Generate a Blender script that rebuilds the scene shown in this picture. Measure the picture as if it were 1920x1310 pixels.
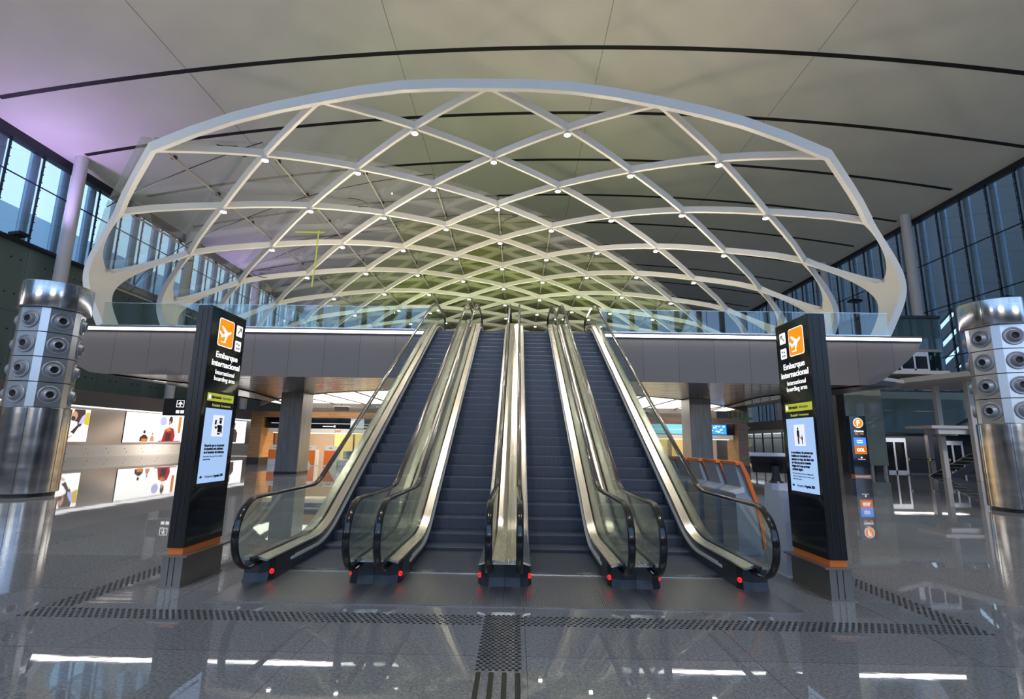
import bpy, math, random
from math import sin, cos, pi, radians, tan, sqrt
from mathutils import Vector, Matrix
random.seed(7)
for o in list(bpy.data.objects): bpy.data.objects.remove(o)
SC = bpy.context.scene
COL = SC.collection

# ------------------------------------------------------------------ camera
F_PX, PITCH, ROLL, YAW, CAM_H = 946.0, radians(10.4), radians(0.94), radians(0.58), 1.7
fw = Vector((-sin(YAW)*cos(PITCH), cos(YAW)*cos(PITCH), sin(PITCH)))
rt = Vector((cos(YAW), sin(YAW), 0)); up = rt.cross(fw)
R2 = cos(ROLL)*rt + sin(ROLL)*up; U2 = -sin(ROLL)*rt + cos(ROLL)*up
cam = bpy.data.objects.new('camera', bpy.data.cameras.new('camera'))
COL.objects.link(cam)
cam.data.sensor_width = 36; cam.data.lens = F_PX/1920*36
cam.data.clip_end = 600; cam.data.clip_start = 0.05
cam.matrix_world = Matrix(((R2.x, U2.x, -fw.x, 0), (R2.y, U2.y, -fw.y, 0), (R2.z, U2.z, -fw.z, CAM_H), (0, 0, 0, 1)))
SC.camera = cam

# ------------------------------------------------------------------ view, world
SC.view_settings.view_transform = 'Standard'; SC.view_settings.look = 'None'
SC.view_settings.exposure = 0.0; SC.view_settings.gamma = 1.0
SC.view_settings.use_curve_mapping = False
SC.cycles.transparent_max_bounces = 24
W = bpy.data.worlds.new('world'); SC.world = W; W.use_nodes = True
nt = W.node_tree; nt.nodes.clear()
wo = nt.nodes.new('ShaderNodeOutputWorld'); wb = nt.nodes.new('ShaderNodeBackground')
tc = nt.nodes.new('ShaderNodeTexCoord'); sx = nt.nodes.new('ShaderNodeSeparateXYZ')
cr = nt.nodes.new('ShaderNodeValToRGB')
nt.links.new(tc.outputs['Generated'], sx.inputs[0]); nt.links.new(sx.outputs['Z'], cr.inputs[0])
cr.color_ramp.elements[0].position = 0.0; cr.color_ramp.elements[0].color = (0.62, 0.82, 0.98, 1)
cr.color_ramp.elements[1].position = 0.6; cr.color_ramp.elements[1].color = (0.50, 0.74, 1.0, 1)
nt.links.new(cr.outputs[0], wb.inputs[0]); # dawn sky, brighter towards the side behind the viewpoint
mrs = nt.nodes.new('ShaderNodeMapRange'); nt.links.new(sx.outputs['Y'], mrs.inputs[0])
mrs.inputs['From Min'].default_value = 0.1; mrs.inputs['From Max'].default_value = -0.7
mrs.inputs['To Min'].default_value = 1.5; mrs.inputs['To Max'].default_value = 2.5
nt.links.new(mrs.outputs[0], wb.inputs[1])
mrb = nt.nodes.new('ShaderNodeMapRange'); nt.links.new(sx.outputs['Y'], mrb.inputs[0])
mrb.inputs['From Min'].default_value = 0.0; mrb.inputs['From Max'].default_value = -0.5
mxb = nt.nodes.new('ShaderNodeMix'); mxb.data_type = 'RGBA'; nt.links.new(mrb.outputs[0], mxb.inputs[0])
nt.links.new(cr.outputs[0], mxb.inputs[6]); mxb.inputs[7].default_value = (0.36, 0.60, 1.0, 1)
nt.links.new(mxb.outputs[2], wb.inputs[0])
nt.links.new(wb.outputs[0], wo.inputs[0])

# ------------------------------------------------------------------ large lights of the hall and unseen added ones
def aim(o, d):
    o.rotation_euler = Vector(d).to_track_quat('-Z', 'Y').to_euler()
def area(name, loc, d, sx_, sy_, power, col):
    l = bpy.data.lights.new(name, 'AREA'); l.shape = 'RECTANGLE'; l.size = sx_; l.size_y = sy_
    l.energy = power; l.color = col
    o = bpy.data.objects.new(name, l); COL.objects.link(o); o.location = loc; aim(o, d); return o
def spot(name, loc, d, power, col, ang, blend=0.6, r=0.1):
    l = bpy.data.lights.new(name, 'SPOT'); l.energy = power; l.color = col
    l.spot_size = radians(ang); l.spot_blend = blend; l.shadow_soft_size = r
    o = bpy.data.objects.new(name, l); COL.objects.link(o); o.location = loc; aim(o, d); return o
WARM = (1.0, 0.83, 0.60); XLW = -34.0
# unseen uplights set behind the railing to brighten ceiling and ribs
for x in (-9.0, -5.0, 3.6, 7.5):
    area('unseen_uplight', (x, 23.5, 6.0), (0, 0.05, 1), 0.5, 0.4, 360, WARM)
for x in (-9.0, -1.0, 7.0):
    area('unseen_uplight', (x, 37.0, 6.0), (0, 0.0, 1), 0.5, 0.4, 480, (0.92, 1.0, 0.55))  # greenish tint added for the green glow at the rear
# unseen lights added above the two ventilation towers to brighten the ceiling
for x, y in ((-13.9, 14.6), (14.5, 15.0)):
    area('tower_fill', (x, y, 6.2), (0, -0.1, 1), 0.9, 0.9, 160, (1.0, 0.90, 0.76))
# unseen washers added behind the viewpoint and at left to brighten the ceiling
for x in (-20, 2, 24):
    area('ceiling_fill', (x, -13, 5.3), (0, 0.75, 1), 8, 0.4, 520, (1.0, 0.92, 0.78))
area('ceiling_fill', (-30.5, 8, 5.3), (0.25, 0.3, 1), 0.5, 4, 700, (1.0, 0.94, 0.90))
# strips under the bulkheads lighting the lower walls
area('bulkhead_strip', (XLW+1.0, 48, 3.8), (-0.45, 0, -1), 0.2, 50, 4300, (1.0, 0.86, 0.72))
area('bulkhead_strip', (35.0, 62, 3.4), (0.2, 0, -1), 0.3, 34, 1200, (1.0, 0.95, 0.88))
area('lobby_fill', (28.5, 36.4, 2.65), (0, 0, -1), 5.0, 0.8, 70, (1.0, 0.95, 0.90))  # unseen area light added to brighten the lobby recess
spot('fill_flood', (30, -6, 21), (-2.5, 36, -18), 14000, (1.0, 0.93, 0.87), 34, 0.8, 0.5)  # unseen spot added to brighten the landings at right
# violet floods on the left window sill washing the ceiling
for y, p in ((31.6, 2000), (56.0, 2300), (80.0, 1300)):
    spot('violet_flood', (-32.9, y, 15.5), (0.55, 0.0, 1), p, (0.60, 0.42, 1.0), 150, 1.0, 0.3)
# unseen spots added high up to brighten the floor and lower zone
for x in (-16, -5, 6, 17):
    spot('fill_spot', (x, 0.5, 22), (0, 0, -1), 2600, (1.0, 0.93, 0.86), 62, 0.8, 0.5)
    spot('fill_flood', (x*1.2, -7, 20), (0, 22, -18.5), 8500, (1.0, 0.92, 0.84), 42, 0.8, 0.5)

# ------------------------------------------------------------------ mesh helpers
class MB:
    def __init__(s): s.v = []; s.f = []
    def add(s, vs, fs):
        n = len(s.v); s.v += [tuple(v) for v in vs]; s.f += [tuple(i+n for i in f) for f in fs]; return s
    def box(s, a, b):
        x0, y0, z0 = (min(a[i], b[i]) for i in range(3)); x1, y1, z1 = (max(a[i], b[i]) for i in range(3))
        return s.add([(x0,y0,z0),(x1,y0,z0),(x1,y1,z0),(x0,y1,z0),(x0,y0,z1),(x1,y0,z1),(x1,y1,z1),(x0,y1,z1)],
                     [(0,3,2,1),(4,5,6,7),(0,1,5,4),(1,2,6,5),(2,3,7,6),(3,0,4,7)])
    def bbox(s, a, b, r):                      # box with bevelled vertical and top edges (chamfer)
        x0, y0, z0 = (min(a[i], b[i]) for i in range(3)); x1, y1, z1 = (max(a[i], b[i]) for i in range(3))
        def ring(d, z): return [(x0+d+r, y0+d, z),(x1-d-r, y0+d, z),(x1-d, y0+d+r, z),(x1-d, y1-d-r, z),(x1-d-r, y1-d, z),(x0+d+r, y1-d, z),(x0+d, y1-d-r, z),(x0+d, y0+d+r, z)]
        return s.loft([ring(r*.6, z0), ring(0, z0+r), ring(0, z1-r), ring(r*.6, z1)], caps=True)
    def loft(s, rings, closed=True, caps=False):
        n = len(rings[0]); vs = [p for r in rings for p in r]; fs = []
        for i in range(len(rings)-1):
            for j in range(n if closed else n-1):
                k = (j+1) % n
                fs.append((i*n+j, i*n+k, (i+1)*n+k, (i+1)*n+j))
        if caps:
            fs.append(tuple(range(n-1, -1, -1))); fs.append(tuple((len(rings)-1)*n+j for j in range(n)))
        return s.add(vs, fs)
    def prism(s, poly, vec):
        v = Vector(vec)
        return s.loft([[Vector(p) for p in poly], [Vector(p)+v for p in poly]], caps=True)
    def tube(s, path, r, n=8, caps=True):
        path = [Vector(p) for p in path]; rings = []; ref = None
        for i, p in enumerate(path):
            t = (path[min(i+1, len(path)-1)]-path[max(i-1, 0)]).normalized()
            if ref is None: ref = Vector((0,0,1)) if abs(t.z) < .9 else Vector((1,0,0))
            a = t.cross(ref).normalized(); b = a.cross(t).normalized(); ref = b
            rr = r[i] if isinstance(r, (list, tuple)) else r
            rings.append([p+a*(rr*cos(2*pi*k/n))+b*(rr*sin(2*pi*k/n)) for k in range(n)])
        return s.loft(rings, caps=caps)
    def sweep(s, path, ups, w, h, up_off=0.0):   # rectangular bar, ups = depth direction at each point
        rings = []
        path = [Vector(p) for p in path]
        for i, p in enumerate(path):
            t = (path[min(i+1, len(path)-1)]-path[max(i-1, 0)]).normalized()
            u = Vector(ups[i]); u = (u - t*u.dot(t)).normalized(); a = t.cross(u).normalized()
            q = p+u*up_off
            rings.append([q+a*(w/2)+u*(h/2), q-a*(w/2)+u*(h/2), q-a*(w/2)-u*(h/2), q+a*(w/2)-u*(h/2)])
        return s.loft(rings, caps=True)
    def lathe(s, c, axis, prof, n=20):           # prof = [(radius, along axis)]
        c = Vector(c); ax = Vector(axis).normalized()
        a = ax.cross(Vector((0,0,1)) if abs(ax.z) < .9 else Vector((1,0,0))).normalized(); b = ax.cross(a)
        rings = [[c+ax*h+a*(r*cos(2*pi*k/n))+b*(r*sin(2*pi*k/n)) for k in range(n)] for r, h in prof]
        return s.loft(rings, caps=True)
    def sphere(s, c, r, n=10):
        sc_ = r if isinstance(r, (tuple, list)) else (r, r, r)
        rings = [[(c[0]+sc_[0]*sin(a)*cos(2*pi*k/n), c[1]+sc_[1]*sin(a)*sin(2*pi*k/n), c[2]-sc_[2]*cos(a)) for k in range(n)]
                 for a in [pi*(i+.02)/(n*.5+.04) for i in range(n//2+1)]]
        return s.loft(rings, caps=True)
    def xf(s, M):
        s.v = [tuple(M @ Vector(p)) for p in s.v]; return s

def props(o, label=None, cat=None, group=None, kind=None):
    if label: o['label'] = label
    if cat: o['category'] = cat
    if group: o['group'] = group
    if kind: o['kind'] = kind
    return o
def world_loc(o):
    l = o.location.copy()
    while o.parent: o = o.parent; l += o.location
    return l
def build(name, mb, mat, parent=None, smooth=False, label=None, cat=None, group=None, kind=None, base=None):
    vs = mb.v
    me = bpy.data.meshes.new(name)
    if parent: off = world_loc(parent)
    elif base is not None: off = Vector(base)
    else:
        lo = [min(v[i] for v in vs) for i in range(3)]; hi = [max(v[i] for v in vs) for i in range(3)]
        off = Vector(((lo[0]+hi[0])/2, (lo[1]+hi[1])/2, lo[2]))
    me.from_pydata([(v[0]-off.x, v[1]-off.y, v[2]-off.z) for v in vs], [], mb.f)
    me.materials.append(mat)
    if smooth:
        me.polygons.foreach_set('use_smooth', [True]*len(me.polygons))
        try: me.set_sharp_from_angle(angle=radians(38))
        except Exception: pass
    me.update()
    o = bpy.data.objects.new(name, me); COL.objects.link(o)
    if parent: o.parent = parent
    else: o.location = off
    return props(o, label, cat, group, kind)
def empty(name, loc, label, cat, group=None):
    o = bpy.data.objects.new(name, None); COL.objects.link(o); o.location = loc
    o.empty_display_size = .2
    return props(o, label, cat, group)
def struct(name, mb, mat, parent=None, smooth=False):
    return build(name, mb, mat, parent, smooth, kind=None if parent else 'structure', base=None if parent else (0,0,0))
def copy_tree(o, delta, label=None, group=None, parent=None):
    c = o.copy(); COL.objects.link(c)
    if parent: c.parent = parent
    else: c.location = o.location + Vector(delta)
    if label: c['label'] = label
    if group: c['group'] = group
    for ch in list(o.children): copy_tree(ch, delta, parent=c)
    return c

# text -> mesh, placed with right vector / up vector
def text(s_, size, mat, origin, right, upv, parent, name='lettering', bold=0.0, align='LEFT', width=None, label=None):
    cu = bpy.data.curves.new('txt', 'FONT'); cu.body = s_; cu.size = size; cu.align_x = align
    cu.offset = bold; cu.extrude = 0.0015; cu.resolution_u = 3; cu.space_line = 0.95
    to = bpy.data.objects.new('txt', cu); COL.objects.link(to)
    bpy.context.view_layer.update()
    me = bpy.data.meshes.new_from_object(to.evaluated_get(bpy.context.evaluated_depsgraph_get()))
    vs = [v.co.copy() for v in me.vertices]; fs = [tuple(p.vertices) for p in me.polygons]
    bpy.data.objects.remove(to); bpy.data.curves.remove(cu); bpy.data.meshes.remove(me)
    if width and vs:
        x0 = min(v.x for v in vs); x1 = max(v.x for v in vs); k = width/max(1e-6, x1-x0)
        ref = x0 if align == 'LEFT' else 0.0
        for v in vs: v.x = ref*0 + (v.x-(x0 if align == 'LEFT' else (x0+x1)/2))*k
    right = Vector(right).normalized(); upv = Vector(upv).normalized(); nn = right.cross(upv)
    mb = MB(); mb.add([Vector(origin)+right*v.x+upv*v.y+nn*v.z for v in vs], fs)
    return build(name, mb, mat, parent, label=label)

# ------------------------------------------------------------------ materials
def mat(name, col=(.8,.8,.8), rough=.5, metal=0.0, emit=None, es=0.0, spec=None, coat=0.0):
    m = bpy.data.materials.new(name); m.use_nodes = True
    b = m.node_tree.nodes['Principled BSDF']
    b.inputs['Base Color'].default_value = (*col, 1); b.inputs['Roughness'].default_value = rough
    b.inputs['Metallic'].default_value = metal
    if spec is not None: b.inputs['Specular IOR Level'].default_value = spec
    if coat: b.inputs['Coat Weight'].default_value = coat; b.inputs['Coat Roughness'].default_value = .03
    if emit: b.inputs['Emission Color'].default_value = (*emit, 1); b.inputs['Emission Strength'].default_value = es
    return m
def N(m, t, **kw):
    n = m.node_tree.nodes.new(t)
    for k, v in kw.items(): setattr(n, k, v)
    return n
def L(m, a, b): m.node_tree.links.new(a, b)
def bsdf(m): return m.node_tree.nodes['Principled BSDF']
def noise_col(m, c1, c2, scale, detail=4, stretch=None, rough=None):
    tc = N(m, 'ShaderNodeTexCoord'); mp = N(m, 'ShaderNodeMapping'); nz = N(m, 'ShaderNodeTexNoise'); r = N(m, 'ShaderNodeValToRGB')
    nz.inputs['Scale'].default_value = scale; nz.inputs['Detail'].default_value = detail
    if stretch: mp.inputs['Scale'].default_value = stretch
    L(m, tc.outputs['Object'], mp.inputs[0]); L(m, mp.outputs[0], nz.inputs['Vector']); L(m, nz.outputs[0], r.inputs[0])
    r.color_ramp.elements[0].position = .35; r.color_ramp.elements[1].position = .65
    r.color_ramp.elements[0].color = (*c1, 1); r.color_ramp.elements[1].color = (*c2, 1)
    L(m, r.outputs[0], bsdf(m).inputs['Base Color'])
    if rough:
        mr = N(m, 'ShaderNodeMapRange'); mr.inputs['To Min'].default_value = rough[0]; mr.inputs['To Max'].default_value = rough[1]
        L(m, nz.outputs[0], mr.inputs[0]); L(m, mr.outputs[0], bsdf(m).inputs['Roughness'])
    return r, nz, mp
def glass(name, tint, refl=0.04, milk=0.0, milkcol=(.8,.85,.85), rough=0.0, gain=1.0):
    m = bpy.data.materials.new(name); m.use_nodes = True; t = m.node_tree; t.nodes.clear()
    out = N(m, 'ShaderNodeOutputMaterial'); tr = N(m, 'ShaderNodeBsdfTransparent'); gl = N(m, 'ShaderNodeBsdfGlossy'); mx = N(m, 'ShaderNodeMixShader')
    tr.inputs[0].default_value = (*tint, 1); gl.inputs['Roughness'].default_value = rough; gl.inputs[0].default_value = (1,1,1,1)
    lw = N(m, 'ShaderNodeLayerWeight'); lw.inputs['Blend'].default_value = .5
    p = N(m, 'ShaderNodeMath', operation='POWER'); p.inputs[1].default_value = 4.0; L(m, lw.outputs['Facing'], p.inputs[0])
    mul = N(m, 'ShaderNodeMath', operation='MULTIPLY_ADD'); L(m, p.outputs[0], mul.inputs[0]); mul.inputs[1].default_value = (0.9-refl)*gain; mul.inputs[2].default_value = refl
    L(m, mul.outputs[0], mx.inputs[0])
    src = tr.outputs[0]
    if milk:
        df = N(m, 'ShaderNodeBsdfDiffuse'); df.inputs[0].default_value = (*milkcol, 1)
        m2 = N(m, 'ShaderNodeMixShader'); m2.inputs[0].default_value = milk; L(m, tr.outputs[0], m2.inputs[1]); L(m, df.outputs[0], m2.inputs[2]); src = m2.outputs[0]
    L(m, src, mx.inputs[1]); L(m, gl.outputs[0], mx.inputs[2]); L(m, mx.outputs[0], out.inputs[0])
    return m
def emis(name, col, s):
    m = bpy.data.materials.new(name); m.use_nodes = True; t = m.node_tree; t.nodes.clear()
    out = N(m, 'ShaderNodeOutputMaterial'); e = N(m, 'ShaderNodeEmission'); e.inputs[0].default_value = (*col, 1); e.inputs[1].default_value = s
    L(m, e.outputs[0], out.inputs[0]); return m

# floor: polished speckled granite slabs with thin joints
M_floor = mat('polished_granite', rough=.06, spec=.55)
def _floor():
    m = M_floor; r, nz, mp = noise_col(m, (.125,.13,.142), (.345,.35,.365), 42, 3)
    nz.inputs['Roughness'].default_value = .75
    r.color_ramp.elements[0].position = .30; r.color_ramp.elements[1].position = .70
    tc = N(m, 'ShaderNodeTexCoord'); mp2 = N(m, 'ShaderNodeMapping'); br = N(m, 'ShaderNodeTexBrick')
    L(m, tc.outputs['Object'], mp2.inputs[0]); mp2.inputs['Rotation'].default_value = (0,0,0); mp2.inputs['Location'].default_value = (-.11,.35,0)
    L(m, mp2.outputs[0], br.inputs['Vector'])
    br.offset = 0.0; br.inputs['Scale'].default_value = 1.0; br.inputs['Brick Width'].default_value = 1.85; br.inputs['Row Height'].default_value = 1.6
    br.inputs['Mortar Size'].default_value = .004; br.inputs['Mortar Smooth'].default_value = 0
    br.inputs['Color1'].default_value = (.86,.86,.87,1); br.inputs['Color2'].default_value = (1.08,1.08,1.07,1); br.inputs['Mortar'].default_value = (.45,.45,.45,1)
    mx = N(m, 'ShaderNodeMix', data_type='RGBA', blend_type='MULTIPLY'); mx.inputs[0].default_value = 1
    L(m, r.outputs[0], mx.inputs[6]); L(m, br.outputs[0], mx.inputs[7]); L(m, mx.outputs[2], bsdf(m).inputs['Base Color'])
    n2 = N(m, 'ShaderNodeTexNoise'); n2.inputs['Scale'].default_value = .9; n2.inputs['Detail'].default_value = 5
    mp3 = N(m, 'ShaderNodeMapping'); mp3.inputs['Scale'].default_value = (.5,1.6,1); L(m, tc.outputs['Object'], mp3.inputs[0]); L(m, mp3.outputs[0], n2.inputs['Vector'])
    mr = N(m, 'ShaderNodeMapRange'); mr.inputs['To Min'].default_value = .012; mr.inputs['To Max'].default_value = .03; L(m, n2.outputs[0], mr.inputs[0]); L(m, mr.outputs[0], bsdf(m).inputs['Roughness'])
    bp = N(m, 'ShaderNodeBump'); bp.inputs['Strength'].default_value = .005; bp.inputs['Distance'].default_value = .2; L(m, n2.outputs[0], bp.inputs['Height']); L(m, bp.outputs[0], bsdf(m).inputs['Normal'])
_floor()
M_ceil = mat('ceiling_plaster', (.74,.72,.68), .8)
noise_col(M_ceil, (.735,.70,.64), (.775,.74,.68), .35)
M_white = mat('white_lattice_paint', (.80,.79,.76), .38)
M_colwhite = mat('column_paint', (.70,.68,.69), .5)
M_black = mat('black_gap', (.012,.012,.013), .7)
M_seam = mat('ceiling_seam', (.42,.40,.37), .8)
M_fascia = mat('grey_fascia_panel', (.17,.165,.18), .45)
def _fascia():
    m = M_fascia; tc = N(m, 'ShaderNodeTexCoord'); br = N(m, 'ShaderNodeTexBrick'); mp = N(m, 'ShaderNodeMapping')
    mp.inputs['Rotation'].default_value = (radians(-90),0,0); mp.inputs['Location'].default_value = (.6,0.3,0)
    L(m, tc.outputs['Object'], mp.inputs[0]); L(m, mp.outputs[0], br.inputs['Vector'])
    br.offset = 0; br.inputs['Scale'].default_value = 1; br.inputs['Brick Width'].default_value = 1.32; br.inputs['Row Height'].default_value = 30
    br.inputs['Mortar Size'].default_value = .008; br.inputs['Color1'].default_value = (.15,.134,.128,1); br.inputs['Color2'].default_value = (.165,.148,.141,1); br.inputs['Mortar'].default_value = (.05,.05,.055,1)
    L(m, br.outputs[0], bsdf(m).inputs['Base Color'])
_fascia()
M_soffit = mat('polished_metal_strip_soffit', (.62,.57,.53), .07, 1.0)
def _soffit():
    m = M_soffit; tc = N(m, 'ShaderNodeTexCoord'); wv = N(m, 'ShaderNodeTexWave', bands_direction='Y'); wv.inputs['Scale'].default_value = .9
    nz = N(m, 'ShaderNodeTexNoise'); nz.inputs['Scale'].default_value = 1.2
    ad = N(m, 'ShaderNodeMath', operation='MULTIPLY_ADD'); ad.inputs[1].default_value = .25
    L(m, tc.outputs['Object'], wv.inputs['Vector']); L(m, tc.outputs['Object'], nz.inputs['Vector'])
    L(m, nz.outputs[0], ad.inputs[0]); L(m, wv.outputs[1], ad.inputs[2])
    bp = N(m, 'ShaderNodeBump'); bp.inputs['Strength'].default_value = .45; bp.inputs['Distance'].default_value = .03
    L(m, ad.outputs[0], bp.inputs['Height']); L(m, bp.outputs[0], bsdf(m).inputs['Normal'])
_soffit()
M_led = emis('white_led', (1.0,.93,.93), 9)
M_lamp = emis('lamp_lens', (1.0,.95,.84), 40)
M_steel = mat('brushed_stainless', (.62,.61,.58), .24, 1.0)
noise_col(M_steel, (.54,.53,.50), (.70,.69,.66), 3, 4, (1,14,1), (.16,.30))
M_steelp = mat('polished_stainless_cladding', (.62,.62,.62), .16, 1.0)
noise_col(M_steelp, (.52,.52,.53), (.70,.70,.70), 1.3, 3, (1,1,3), (.10,.26))
M_deckm = mat('escalator_deck_steel', (.74,.72,.66), .25, 1.0)
noise_col(M_deckm, (.66,.64,.58), (.84,.82,.76), 2.0, 4, (30,.8,.8), (.18,.32))
M_plate = mat('ribbed_landing_plate', (.30,.30,.31), .28, .7)
def _plate():
    m = M_plate; tc = N(m, 'ShaderNodeTexCoord'); ck = N(m, 'ShaderNodeTexWave', bands_direction='X'); ck.inputs['Scale'].default_value = 14
    L(m, tc.outputs['Object'], ck.inputs['Vector'])
    bp = N(m, 'ShaderNodeBump'); bp.inputs['Strength'].default_value = .3; bp.inputs['Distance'].default_value = .004
    L(m, ck.outputs[1], bp.inputs['Height']); L(m, bp.outputs[0], bsdf(m).inputs['Normal'])
_plate()
M_step = mat('blue_grey_step', (.075,.088,.125), .42, .35)
def _step():
    m = M_step; tc = N(m, 'ShaderNodeTexCoord'); wv = N(m, 'ShaderNodeTexWave', bands_direction='X'); wv.inputs['Scale'].default_value = 17
    L(m, tc.outputs['Object'], wv.inputs['Vector'])
    r = N(m, 'ShaderNodeValToRGB'); L(m, wv.outputs[1], r.inputs[0]); r.color_ramp.elements[0].color = (.06,.07,.098,1); r.color_ramp.elements[1].color = (.135,.155,.205,1)
    L(m, r.outputs[0], bsdf(m).inputs['Base Color'])
    bp = N(m, 'ShaderNodeBump'); bp.inputs['Strength'].default_value = .5; bp.inputs['Distance'].default_value = .006
    L(m, wv.outputs[1], bp.inputs['Height']); L(m, bp.outputs[0], bsdf(m).inputs['Normal'])
_step()
M_alu = mat('satin_aluminium_strip', (.80,.79,.76), .4, .25)
M_bulk = mat('dark_bulkhead', (.085,.072,.064), .5)
M_skirt = mat('skirt_panel', (.09,.11,.15), .35, .4)
M_rubber = mat('black_handrail_rubber', (.012,.012,.013), .16, 0, coat=.3)
M_blackp = mat('black_plastic', (.02,.022,.028), .3)
M_gloss = mat('black_gloss_panel', (.008,.008,.01), .08, coat=.4)
M_dkmetal = mat('dark_metal', (.05,.052,.06), .4, .6)
M_bal = glass('clear_balustrade_glass', (.90,.95,.92), .05)
M_rail = glass('railing_glass', (.86,.93,.93), .06, gain=1.0)
M_win = glass('window_glass', (.88,.94,.97), .05)
M_shell = glass('canopy_glass_grey', (.80,.84,.84), .06, .09, (.72,.74,.78))
M_shellglow = glass('canopy_glass_green_glow', (.66,.71,.46), .06, .20, (.45,.50,.22))  # green glow at the rear is put into the pane colour
M_shellfaint = glass('canopy_glass_faint_glow', (.74,.78,.66), .06, .14, (.58,.62,.44))  # fainter edge of that glow, also put into the colour
M_tubew = mat('outer_steel_tube', (.36,.44,.52), .35, .4)
M_mull = mat('window_mullion', (.035,.04,.05), .4, .5)
M_greeng = mat('dark_green_glass_panel', (.17,.23,.21), .12, 0, coat=.3)
M_teal = mat('teal_lift_glass', (.15,.22,.23), .08, 0, coat=.4)
M_palegreen = glass('pale_lift_glass', (.62,.70,.62), .08, .45, (.62,.68,.60))
M_taupe = mat('taupe_wall_panel', (.36,.29,.245), .35, .1)
M_band = mat('grey_bulkhead', (.30,.265,.255), .35, .3)
M_skw = mat('pale_plinth_panel', (.62,.60,.58), .4)
M_orange = mat('orange_panel', (.82,.19,.03), .35)
M_base = mat('brushed_pillar_base', (.36,.33,.30), .42, .9)
M_body = mat('black_pillar_body', (.012,.011,.011), .32)
M_orangel = emis('orange_backlit', (1.0,.27,.015), 1.25)
M_whitel = emis('white_backlit', (1,1,1), 1.3)
M_screen = emis('screen_light_blue', (.42,.62,.98), .95)
M_screenw = emis('screen_white', (.85,.90,1), 1.0)
M_yell = emis('screen_yellow_green', (.52,.58,.06), .85)
M_yellt = emis('screen_yellow_text', (.45,.45,.10), .8)
M_ink = mat('black_ink', (.01,.012,.02), .6)
M_inkg = mat('grey_ink', (.10,.13,.22), .6)
M_wood = mat('oak_veneer', (.36,.19,.08), .4)
noise_col(M_wood, (.28,.14,.055), (.42,.23,.10), 1.2, 5, (1,1,14))
M_wooddk = mat('walnut_veneer', (.16,.10,.07), .4)
noise_col(M_wooddk, (.12,.075,.05), (.20,.125,.085), 1.2, 5, (1,1,14))
M_concol = mat('grey_column_cladding', (.23,.22,.215), .32, .25)
noise_col(M_concol, (.20,.19,.185), (.27,.26,.25), 2, 5, (4,4,.5))
M_grey = mat('grey_powdercoat', (.30,.34,.42), .4)
M_lgrey = mat('light_grey_shell', (.55,.58,.66), .4)
M_whitep = mat('white_laminate', (.82,.80,.76), .4)
M_purl = mat('purlin_grey', (.30,.29,.27), .5, .2)
M_beige = mat('beige_painted_steel', (.58,.53,.49), .45)
M_red = emis('red_signal', (1,.02,.02), 1.6)
M_yellow = mat('safety_yellow', (.75,.50,.05), .5)
M_green = mat('green_machine_paint', (.10,.35,.10), .5)
M_lum = emis('luminous_ceiling', (1.0,.93,.82), 3.2)
M_warmglow = emis('warm_strip', (1.0,.80,.5), 2.6)
M_frost = mat('frosted_amber_glass', (.50,.42,.18), .3, 0, coat=.2)
M_blue = emis('display_blue', (.05,.36,.95), 1.3)
M_cyan = emis('display_cyan', (.30,.78,.85), 1.1)
M_bld = mat('outside_building', (.38,.50,.60), .8)
M_bldd = mat('outside_dark_building', (.085,.085,.095), .8)
M_drum = mat('satin_stainless_drum', (.58,.60,.62), .34, 1.0)
M_frame = mat('panel_frame_bar', (.03,.028,.026), .6)
M_nozz = mat('nozzle_grey', (.27,.30,.35), .4, .4)
# ================================================================== SETTING
XL, XR, YB, YF, F2 = -34.0, 38.3, 84.0, -16.0, 5.8
def ceil_z(x): return 26.2 - .0026*(x-6.5)**2
fl = MB(); fl.add([(XL-.3,YF,0),(XR+.3,YF,0),(XR+.3,YB,0),(XL-.3,YB,0)], [(0,1,2,3)])
struct('floor', fl, M_floor)
ce = MB(); n = 48; rb = []; rt_ = []
for i in range(n+1):
    x = XL-.6 + (XR-XL+1.2)*i/n
    rb.append((x, ceil_z(x)))
ce.loft([[(x, YF, z) for x, z in rb] + [(x, YF, z+.4) for x, z in reversed(rb)], [(x, YB, z) for x, z in rb] + [(x, YB, z+.4) for x, z in reversed(rb)]], caps=True)
struct('ceiling', ce, M_ceil, smooth=True)
k = 0
for y in [27.8+6.4*i for i in range(-6, 9)]:
    m = MB(); xs = [-32.4+69.7*i/40 for i in range(41)]
    m.loft([[(x, y-.16, ceil_z(x)-.02), (x, y+.16, ceil_z(x)-.02), (x, y+.16, ceil_z(x)+.1), (x, y-.16, ceil_z(x)+.1)] for x in xs], caps=True)
    k += 1; struct('trim_%d' % k, m, M_black)
for x in (-20.9, -7.8, 5.15, 18.4):
    m = MB(); m.box((x-.025, YF, ceil_z(x)-.015), (x+.025, YB, ceil_z(x)+.1)); k += 1; struct('trim_%d' % k, m, M_seam)

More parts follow.
